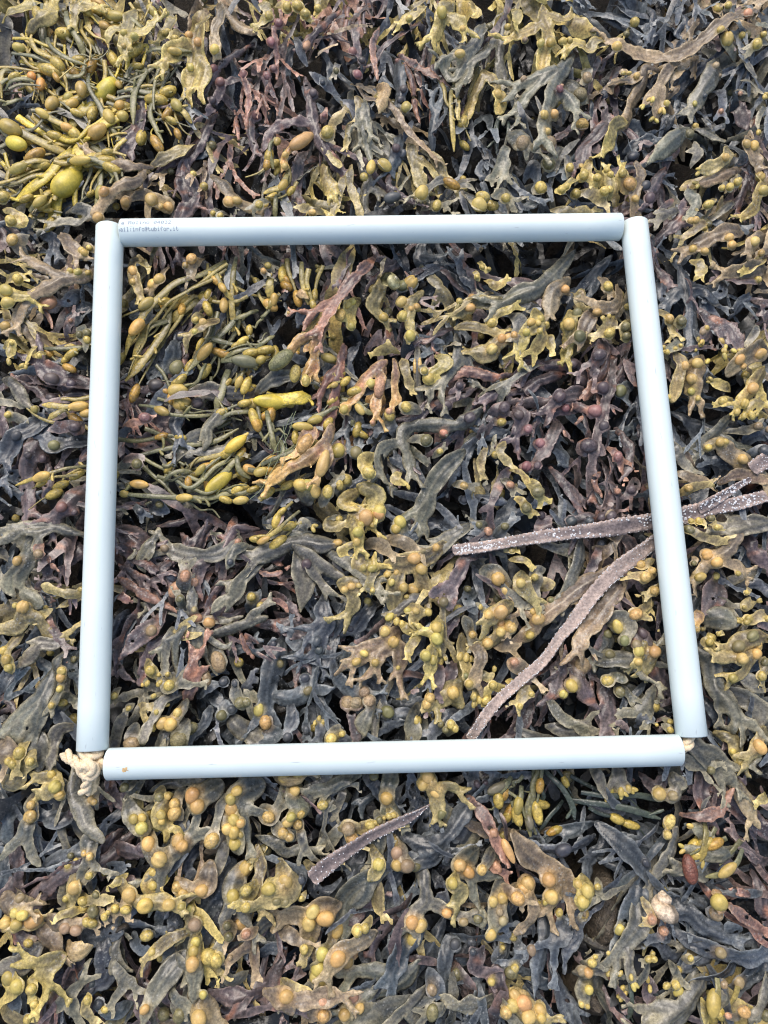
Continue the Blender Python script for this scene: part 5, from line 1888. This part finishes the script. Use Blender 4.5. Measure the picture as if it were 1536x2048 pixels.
# ------------------------------------------------------------------ old kelp straps crusted with white spots
SEC = np.array([(-1, 0), (-0.93, 0.8), (-0.62, 0.72), (-0.28, 0.22), (0.28, 0.22), (0.62, 0.72), (0.93, 0.8), (1, 0), (0.6, -0.6), (-0.6, -0.6)])
SECC = [0.9, 1.0, 0.75, 0.1, 0.1, 0.75, 1.0, 0.9, 0.5, 0.5]
DOME, DOMEQ = cube_sphere(2)
STRAP_LABEL = {
    'A': ('long forked brown kelp strap with white spots, passing under the right tube', 'kelp strap'),
    'B': ('long bare brown kelp strap running diagonally to the bottom tube', 'kelp strap'),
    'C': ('short broken brown kelp strap lying below the bottom tube', 'kelp strap'),
    'D': ('end of a spotted kelp strap at the right edge of the photo', 'kelp strap')}
for key, paths in STRAPS_PX.items():
    r = np.random.default_rng(900 + ord(key))
    VV, QQ, CC, n, DV, DQ, dn = [], [], [], 0, [], [], 0
    for bi, P in enumerate(paths):
        P = np.array(P, float)
        P2 = smooth_path(unproject(P[:, 0], P[:, 1], Z_STRAP), 0.0016)
        dl = np.r_[0, np.cumsum(np.linalg.norm(np.diff(P2, axis=0), axis=1))]; u = dl / dl[-1]
        w = STRAP_W[key] * 0.5 * PX * (1 + 0.10 * np.sin(dl / 0.03 + 1) + 0.05 * np.sin(dl / 0.011))
        if key == 'A':
            w = w * np.where(bi == 0, 0.75 + 0.4 * np.clip(u * 2, 0, 1) - 0.2 * np.clip(u * 4 - 3, 0, 1), 0.85 - 0.5 * u)
        if key == 'B':
            w = w * (0.62 + 0.55 * u)
        if key == 'C':
            w = w * np.clip(1.1 - 0.2 * u, 0, 2) * np.clip((1 - u) * 5 + 0.05, 0, 1)
        w = w * (1 + 0.07 * np.sign(np.sin(dl / 0.0009)) * r.uniform(0.3, 1, len(w)))
        z = Z_STRAP + 0.0015 + 0.002 * np.sin(dl / 0.04 + r.uniform(0, 6)) - 0.001 * bi
        for a_, b_ in TUBES.values():
            d = b_ - a_; tt = np.clip(((P2 - a_) @ d) / (d @ d), 0, 1)
            dist = np.linalg.norm(P2 - a_ - tt[:, None] * d, axis=1)
            z = np.minimum(z, -R_TUBE - 0.0018 + np.maximum(0, dist - 0.012) * 0.5)
        P3 = np.column_stack([P2, z])
        T = np.gradient(P3, axis=0); T /= np.linalg.norm(T, axis=1)[:, None]
        S = np.cross([0, 0, 1.0], T); S /= np.linalg.norm(S, axis=1)[:, None]; U = np.cross(T, S)
        th = 0.0016
        roll = 0.5 * np.sin(dl / 0.05 + r.uniform(0, 6))
        S, U = S * np.cos(roll)[:, None] + U * np.sin(roll)[:, None], U * np.cos(roll)[:, None] - S * np.sin(roll)[:, None]
        V = P3[:, None] + (w[:, None] * SEC[:, 0])[..., None] * S[:, None] + (th * SEC[:, 1])[None, :, None] * U[:, None]
        k = len(SEC); m_ = len(P3)
        V[0] = V[0] * 0.5 + P3[0] * 0.5; V[-1] = V[-1] * 0.6 + P3[-1] * 0.4
        V = V.reshape(-1, 3)
        i, j = np.meshgrid(np.arange(m_ - 1), np.arange(k), indexing='ij')
        Q = np.stack([i * k + j, i * k + (j + 1) % k, (i + 1) * k + (j + 1) % k, (i + 1) * k + j], -1).reshape(-1, 4)
        Q = np.vstack([Q, [[0, 1, 2, 3], [0, 3, 4, 7], [4, 5, 6, 7], [0, 7, 8, 9]]])
        e = np.tile(np.array(SECC), m_)[:, None] * np.clip(0.75 + 0.5 * noise2(V[:, 0], V[:, 1], 120, r), 0, 1)[:, None]
        C = lin((112, 101, 100)) * (1 - e) + lin((188, 168, 156)) * e
        if key == 'B':
            C = C * 0.35 + lin((182, 163, 151)) * 0.65
        VV.append(V); QQ.append(Q + n); CC.append(C); n += len(V)
        cnt = int(dl[-1] * {'A': 1700, 'B': 1000, 'C': 1000, 'D': 1500}[key])
        for _ in range(cnt):
            ii = r.integers(2, m_ - 2)
            edge_ = r.uniform() < {'A': 0.25, 'B': 0.8, 'C': 0.75, 'D': 0.3}[key]
            cc = r.choice([-1, 1]) * r.uniform(0.82, 0.98) if edge_ else r.uniform(-0.8, 0.8)
            zz = np.interp(cc, [-0.93, -0.62, -0.28, 0.28, 0.62, 0.93], [0.8, 0.72, 0.22, 0.22, 0.72, 0.8]) * th
            p = P3[ii] + S[ii] * w[ii] * cc + U[ii] * zz
            if not edge_ and math.sin(ii * 0.11 + cc * 2) + math.sin(ii * 0.043 + 1) < r.uniform(-1.4, 0.5):
                continue
            br = r.uniform(0.0004, 0.0007) if edge_ or key != 'A' else r.uniform(0.0005, 0.0013)
            DV.append(DOME * [br, br, br * 0.6] + p); DQ.append(DOMEQ + dn); dn += len(DOME)
    V = np.vstack(VV); b0 = V.min(0) * 0.5 + V.max(0) * 0.5
    root = empty('kelp_strap', b0)
    link('strap_blade', mesh_from('kelp_strap_blade', V - b0, np.vstack(QQ), np.vstack(CC), M_STRAP), root)
    sp_ = link('crust_spots', mesh_from('crust_spots', np.vstack(DV) - b0, np.vstack(DQ), None, M_CRUST), root)
    sp_['kind'] = 'stuff'
    tag(root, *STRAP_LABEL[key], 'old kelp straps')


# ------------------------------------------------------------------ shells
def shell(name, px, py, size, turns, drop, az, tilt, cols, ridges, label, z, seed, grow=1.9, fat=0.62):
    r = np.random.default_rng(seed)
    m_, k = int(turns * 26), 18
    th = np.linspace(0, turns * 2 * math.pi, m_)
    g_ = np.exp((th - th[-1]) / (2 * math.pi) * math.log(grow))
    ctr = np.column_stack([g_ * np.cos(th) * 0.52, g_ * np.sin(th) * 0.52, -drop * g_])
    a = np.arange(k) / k * 2 * math.pi
    rad = np.stack([np.cos(th), np.sin(th), np.zeros(m_)], 1)
    rr = fat * g_[:, None] * (1 + ridges * 0.05 * np.sign(np.sin(a * 7))[None, :] + ridges * 0.03 * np.sin(th * 14)[:, None])
    V = ctr[:, None] + (rr * np.cos(a))[..., None] * rad[:, None] + (rr * np.sin(a) * 1.15)[..., None] * np.array([0, 0, 1.0])
    i, j = np.meshgrid(np.arange(m_ - 1), np.arange(k), indexing='ij')
    Q = np.stack([i * k + j, i * k + (j + 1) % k, (i + 1) * k + (j + 1) % k, (i + 1) * k + j], -1).reshape(-1, 4)
    V = V.reshape(-1, 3)
    f = np.clip(0.5 + 0.5 * np.sin(np.tile(a, m_) * 3 + 0.8) + 0.5 * noise2(V[:, 0], V[:, 1] + V[:, 2], 9, r), 0, 1)[:, None]
    C = lin(cols[0]) * (1 - f) + lin(cols[1]) * f
    ap = np.repeat(np.clip((8 - np.arange(m_)[::-1]) / 8 * 0 + (turns * 2 * math.pi - th < 0.25), 0, 1), k)[:, None]
    C = C * (1 - 0.75 * ap)
    tip = np.repeat(np.clip(1 - g_ * 3, 0, 1), k)[:, None]
    C = C * (1 - tip) + lin(cols[2]) * tip
    M = np.array(Matrix.Rotation(az, 3, 'Z') @ Matrix.Rotation(tilt, 3, 'Y'))
    V = (V - [0, 0, -drop * 0.45]) @ M.T * size
    p = unproject(px, py, z)
    o = link(name, mesh_from(name, V, Q, C, M_SHELL), None, (p[0], p[1], z))
    tag(o, label, 'snail' if 'snail' in name else 'shell')


M_SHELL = seaweed_material('shell_skin', 'attr', rough=(0.45, 0.7), speckle=0.3, bump=0.5)
shell('snail', 788, 560, 0.0105, 3.3, 0.95, math.radians(30), math.radians(48),
      ((134, 128, 86), (206, 198, 150), (232, 226, 212)), 1.0, 'small greenish banded sea snail beside two yellow bladders', -0.002, 5)
shell('whelk_shell', 1326, 1798, 0.0125, 3.6, 1.5, math.radians(95), math.radians(78),
      ((200, 178, 150), (226, 206, 178), (206, 190, 160)), 1.0, 'ridged cream whelk shell among slate-grey fronds near the lower right', -0.012, 6, grow=2.1, fat=0.6)

# ------------------------------------------------------------------ the sampling frame: four plastic tubes strung on a rope
quad = empty('quadrat_frame', (0.0, 0.0, 0.0))
tag(quad, 'square sampling frame of four white plastic tubes strung on cream rope', 'quadrat')


def tube_mesh(L_):
    k = 64
    prof = [(0.0, R_TUBE - 0.0022), (0.0, R_TUBE - 0.0006), (0.0006, R_TUBE)] + [(L_ * q / 14, R_TUBE) for q in range(1, 14)] + \
           [(L_ - 0.0006, R_TUBE), (L_, R_TUBE - 0.0006), (L_, R_TUBE - 0.0022)] + [(L_ * q / 4, R_TUBE - 0.0022) for q in (3, 2, 1)]
    a = np.arange(k) / k * 2 * math.pi
    V = np.array([[(x, rr * math.cos(t_), rr * math.sin(t_)) for t_ in a] for x, rr in prof]).reshape(-1, 3)
    m_ = len(prof)
    i, j = np.meshgrid(np.arange(m_), np.arange(k), indexing='ij')
    i2 = (i + 1) % m_
    Q = np.stack([i * k + j, i2 * k + j, i2 * k + (j + 1) % k, i * k + (j + 1) % k], -1).reshape(-1, 4)
    return mesh_from('tube', V, Q[:, ::-1], None, M_PIPE)


tubes = {}
TUBE_NOTE = {'top': 'white plastic tube at the top with printed grey lettering', 'bottom': 'white plastic tube at the bottom with a rust spot'}
for key, (a_, b_) in TUBES.items():
    L_ = float(np.linalg.norm(b_ - a_))
    o = link('tube', tube_mesh(L_), quad, (a_[0], a_[1], 0))
    o.rotation_euler = (0, 0, math.atan2(*(b_ - a_)[::-1]))
    if key in TUBE_NOTE:
        o['label'] = TUBE_NOTE[key]
    tubes[key] = (o, L_)

GLYPH = {
    'a': ('', '', ' ### ', '    #', ' ####', '#   #', ' ####'), 'M': ('#   #', '## ##', '# # #', '# # #', '#   #', '#   #', '#   #'),
    'o': ('', '', ' ### ', '#   #', '#   #', '#   #', ' ### '), 'l': (' ##  ', '  #  ', '  #  ', '  #  ', '  #  ', '  #  ', ' ### '),
    'i': ('  #  ', '     ', ' ##  ', '  #  ', '  #  ', '  #  ', ' ### '), 'n': ('', '', '# ## ', '##  #', '#   #', '#   #', '#   #'),
    '0': (' ### ', '#   #', '#  ##', '# # #', '##  #', '#   #', ' ### '), '4': ('   # ', '  ## ', ' # # ', '#  # ', '#####', '   # ', '   # '),
    '3': ('#####', '   # ', '  #  ', '   # ', '    #', '#   #', ' ### '), '2': (' ### ', '#   #', '    #', '   # ', '  #  ', ' #   ', '#####'),
    'm': ('', '', '## # ', '# # #', '# # #', '# # #', '# # #'), ':': ('', '', '  #  ', '  #  ', '     ', '  #  ', '  #  '),
    'f': ('  ## ', ' #  #', ' #   ', '###  ', ' #   ', ' #   ', ' #   '), '@': (' ### ', '#   #', '# ###', '# # #', '# ###', '#    ', ' ### '),
    't': (' #   ', ' #   ', '###  ', ' #   ', ' #   ', ' #  #', '  ## '), 'u': ('', '', '#   #', '#   #', '#   #', '#  ##', ' ## #'),
    'b': ('#    ', '#    ', '# ## ', '##  #', '#   #', '#   #', '#### '), 'r': ('', '', '# ## ', '##  #', '#    ', '#    ', '#    '),
    '.': ('', '', '', '', '', ' ##  ', ' ##  '), ' ': ('',) * 7}
top, LT = tubes['top']
ax = (TUBES['top'][1] - TUBES['top'][0]); ax /= np.linalg.norm(ax)
ptx = TUBES['top'][0] + ax * 0.03
view = np.array([-ptx[0], -ptx[1], H_CAM]); side = np.array([-ax[1], ax[0], 0.0])
phi0 = math.atan2(view @ side, view[2])          # angle from upright at which the tube faces the lens
sc = LT / 995.0                                   # metres per photo pixel along the top tube


def print_line(text, x_first, pitch, phi, row):
    V, Q = [], []
    colw = pitch / 6.3
    for ci, ch in enumerate(text):
        for ri, line in enumerate(GLYPH[ch]):
            for k_, c in enumerate(line):
                if c != '#':
                    continue
                x = (x_first + ci * pitch + (k_ - 2) * colw - 245.0) * sc
                if x < 0.0008:
                    continue
                dx = colw * sc * 0.56
                p = phi - (ri - 3) * row * sc / R_TUBE; dp = row * sc / R_TUBE * 0.56
                rr = R_TUBE + 0.00012
                n_ = len(V)
                for (sx, sp) in ((-1, -1), (1, -1), (1, 1), (-1, 1)):
                    q = p + sp * dp
                    V.append((x + sx * dx, rr * math.sin(q), rr * math.cos(q)))
                Q.append((n_, n_ + 1, n_ + 2, n_ + 3))
    return np.array(V), np.array(Q)


V1, Q1 = print_line('a Molino 04032', 253.3, 7.03, phi0 + math.radians(45), 1.2)
V2, Q2 = print_line('mail:info@tubifor.it', 245.4, 6.01, phi0 + math.radians(15), 1.2)
link('printed_lettering', mesh_from('printed_lettering', np.vstack([V1, V2]), np.vstack([Q1, Q2 + len(V1)]), None, M_INK, smooth=False), top)

bot, LB = tubes['bottom']
a = np.linspace(0, 2 * math.pi, 17)[:-1]
r = np.random.default_rng(4)
R1 = 0.0019 * (1 + 0.25 * r.normal(size=16))
Vs = []
for f_ in (1.0, 0.45):
    for a_, q in zip(a, R1):
        x = 0.0186 + 1.35 * f_ * q * math.cos(a_); p = math.radians(-14) + f_ * q * math.sin(a_) / R_TUBE
        Vs.append((x, (R_TUBE + 0.0001) * math.sin(p), (R_TUBE + 0.0001) * math.cos(p)))
Qs = [(i, (i + 1) % 16, 16 + (i + 1) % 16, 16 + i) for i in range(16)] + [(16, 20, 24, 28), (16, 17, 18, 20), (20, 21, 22, 24), (24, 25, 26, 28), (28, 29, 30, 16)]
link('rust_spot', mesh_from('rust_spot', np.array(Vs), np.array(Qs), None, M_RUST, smooth=False), bot)


def rope(name, pts, radius, seed, fray=False):
    """three-strand laid rope along pts (photo x, photo y, height)"""
    r = np.random.default_rng(seed)
    P = np.array(pts, float)
    G = np.column_stack([unproject(P[:, 0], P[:, 1], 0.0), P[:, 2]])
    P3 = smooth_path(G, 0.0007)
    dl = np.r_[0, np.cumsum(np.linalg.norm(np.diff(P3, axis=0), axis=1))]
    T = np.gradient(P3, axis=0); T /= np.linalg.norm(T, axis=1)[:, None] + 1e-12
    S = np.zeros_like(T); s0 = np.cross(T[0], [0.3, 0.2, 1.0]); s0 /= np.linalg.norm(s0)
    for i in range(len(T)):
        s0 = s0 - T[i] * (s0 @ T[i]); s0 /= np.linalg.norm(s0); S[i] = s0
    U = np.cross(T, S)
    VV, QQ, n = [], [], 0
    open_ = 1 + (0.5 * np.clip((dl - dl[-1] + 0.008) / 0.008, 0, 1) if fray else 0)
    for k in range(3):
        ph = dl / (radius * 5.5) * 2 * math.pi + k * 2.094
        c = P3 + radius * 0.50 * (np.cos(ph) * open_)[:, None] * S + radius * 0.50 * (np.sin(ph) * open_)[:, None] * U
        V, Q = sweep(c, radius * 0.56 * (1 + 0.08 * r.normal(size=len(c))), radius * 0.56 * (1 + 0.08 * r.normal(size=len(c))), 8)
        VV.append(V); QQ.append(Q + n); n += len(V)
    return link(name, mesh_from(name, np.vstack(VV), np.vstack(QQ), None, M_ROPE), quad)


RR = 11.5 * PX
rope('rope_knot', [(186, 1478, 0), (185, 1504, 0.001), (176, 1520, 0.003), (166, 1534, 0.003), (174, 1548, 0.003), (191, 1545, 0.006), (194, 1531, 0.009),
                   (181, 1525, 0.009), (176, 1535, 0.006), (190, 1534, 0.003), (205, 1526, 0.001), (235, 1527, 0)], RR, 1)
rope('rope_tail', [(184, 1534, 0.007), (170, 1530, 0.005), (156, 1525, 0.003), (142, 1517, 0.001), (128, 1509, -0.001)], RR * 0.9, 2, True)
rope('rope_tail', [(182, 1542, 0.006), (178, 1552, 0.003), (174, 1564, 0.0), (170, 1575, -0.003), (163, 1588, -0.006)], RR * 0.85, 3, True)
rope('rope_collar', [(170, 1494, 0.0), (172, 1506, 0.004), (186, 1511, 0.006), (198, 1506, 0.004), (200, 1494, 0)], RR * 0.9, 4)
rope('rope_loop', [(221, 478, 0), (224, 466, 0.004), (236, 463, 0.006), (244, 466, 0.003), (270, 466, 0)], RR * 0.7, 5)
rope('rope_loop', [(1210, 455, 0), (1240, 456, 0), (1252, 459, 0.001), (1262, 462, 0.0), (1272, 480, 0)], RR * 0.8, 6)
rope('rope_loop', [(1379, 1450, 0), (1378, 1474, 0), (1373, 1488, 0.002), (1360, 1497, 0.001), (1330, 1501, 0)], RR, 7)

# ------------------------------------------------------------------ fine green threads snagged inside the frame
VV, QQ, n = [], [], 0
for pts in ([(592, 822), (575, 870), (550, 930), (520, 980), (500, 1000)], [(586, 826), (560, 880), (540, 925), (530, 960)], [(548, 905), (580, 900), (600, 880)], [(566, 850), (572, 900), (560, 950)]):
    P = np.array(pts, float)
    P3 = np.column_stack([smooth_path(unproject(P[:, 0], P[:, 1], -0.004), 0.003)])
    P3 = np.column_stack([P3, -0.004 + 0.002 * np.sin(np.arange(len(P3)) * 0.6)])
    V, Q = sweep(P3, np.full(len(P3), 0.00022), np.full(len(P3), 0.00022), 5)
    VV.append(V); QQ.append(Q + n); n += len(V)
o = link('thread_algae', mesh_from('thread_algae', np.vstack(VV), np.vstack(QQ), None, M_THREAD))
tag(o, 'wisp of thin pale green thread algae over egg wrack inside the frame', 'algae')

# ------------------------------------------------------------------ labels: what each plant looks like and where it lies
MARKS = {'top tube\'s left end': (250, 466), 'top tube\'s middle': (740, 460), 'top tube\'s right end': (1235, 455), 'left tube\'s middle': (203, 980),
         'rope knot': (178, 1530), 'bottom tube\'s middle': (790, 1514), 'bottom tube\'s right end': (1352, 1500), 'right tube\'s middle': (1325, 960),
         'green snail': (797, 562), 'cream shell': (1326, 1800), 'forked strap\'s left end': (905, 1100), 'diagonal strap\'s lower end': (940, 1470),
         'broken strap\'s left end': (620, 1757), 'photo\'s upper-left corner': (0, 0), 'photo\'s upper-right corner': (1536, 0),
         'photo\'s lower-left corner': (0, 2048), 'photo\'s lower-right corner': (1536, 2048), 'diagonal strap\'s middle': (1130, 1260),
         'left tube\'s top end': (218, 470), 'right tube\'s top end': (1270, 455), 'bottom edge\'s middle': (768, 2040), 'brown rock': (1222, 1850),
         'top edge\'s middle': (768, 6), 'frame\'s centre': (780, 980)}
NUM = 'no one two three four five six seven eight nine ten eleven twelve'.split()
used = set()
GROUP = {'bladderwrack': 'bladderwrack fronds spread over the rock', 'serrated': 'dark serrated wrack fronds', 'dried': 'dried dark wrack fronds', 'egg': 'egg wrack straps'}
KIND = {'bladderwrack': 'bladderwrack frond', 'serrated': 'serrated wrack frond', 'dried': 'dried wrack frond', 'egg': 'egg-wrack strap'}
BW = {'a': 'amber', 'y': 'yellow', 'o': 'orange', 'd': 'dark', 'p': 'purplish', 'r': 'reddish', 't': 'tan', 'n': 'orange-pink', 'l': 'olive', 'b': 'brown', 'q': 'khaki', 'Q': 'yellow', 'g': 'grey-green'}
for root, px, o, codes, recs in things:
    w = WORD[o.pal]
    if o.kind == 'egg' and o.pal == 'g':
        w = 'grey-green'
    txt = w + ' ' + KIND[o.kind]
    if codes:
        bw = BW[max(set(codes), key=codes.count)] + ' ' if len(set(codes)) == 1 else ''
        txt += ' with %s %sbladder%s' % (NUM[min(len(codes), 12)], bw, '' if len(codes) == 1 else 's')
    cand = sorted(MARKS.items(), key=lambda kv: math.hypot(px[0] - kv[1][0], px[1] - kv[1][1]))
    lab = None
    for fine in (1, 2):
        for mk, (mx, my) in cand[:7]:
            dx, dy = px[0] - mx, px[1] - my
            a = math.degrees(math.atan2(-dy, dx)) % 360
            dr = ('right of', 'up-right of', 'above', 'up-left of', 'left of', 'down-left of', 'below', 'down-right of')[int((a + 22.5) // 45) % 8]
            dist = math.hypot(dx, dy) / 58.0
            q = round(dist)
            d_ = 'just' if q == 0 else ('%s tube-widths' % NUM[min(q, 12)] if q > 1 else 'one tube-width')
            if fine == 2:
                q = int(dist); d_ = ('%s-plus tube-widths' % NUM[min(q, 12)]) if q else 'half-width'
            cd = '%s, %s %s the %s' % (txt, d_, dr, mk)
            if len(cd.split()) > 16 and codes:
                cd = cd.replace(' with %s %sbladder' % (NUM[min(len(codes), 12)], bw), ' with %s bladder' % NUM[min(len(codes), 12)])
            if cd not in used and len(cd.split()) <= 16:
                lab = cd
                break
        if lab:
            break
    used.add(lab)
    tag(root, lab or cd, 'seaweed', GROUP[o.kind])
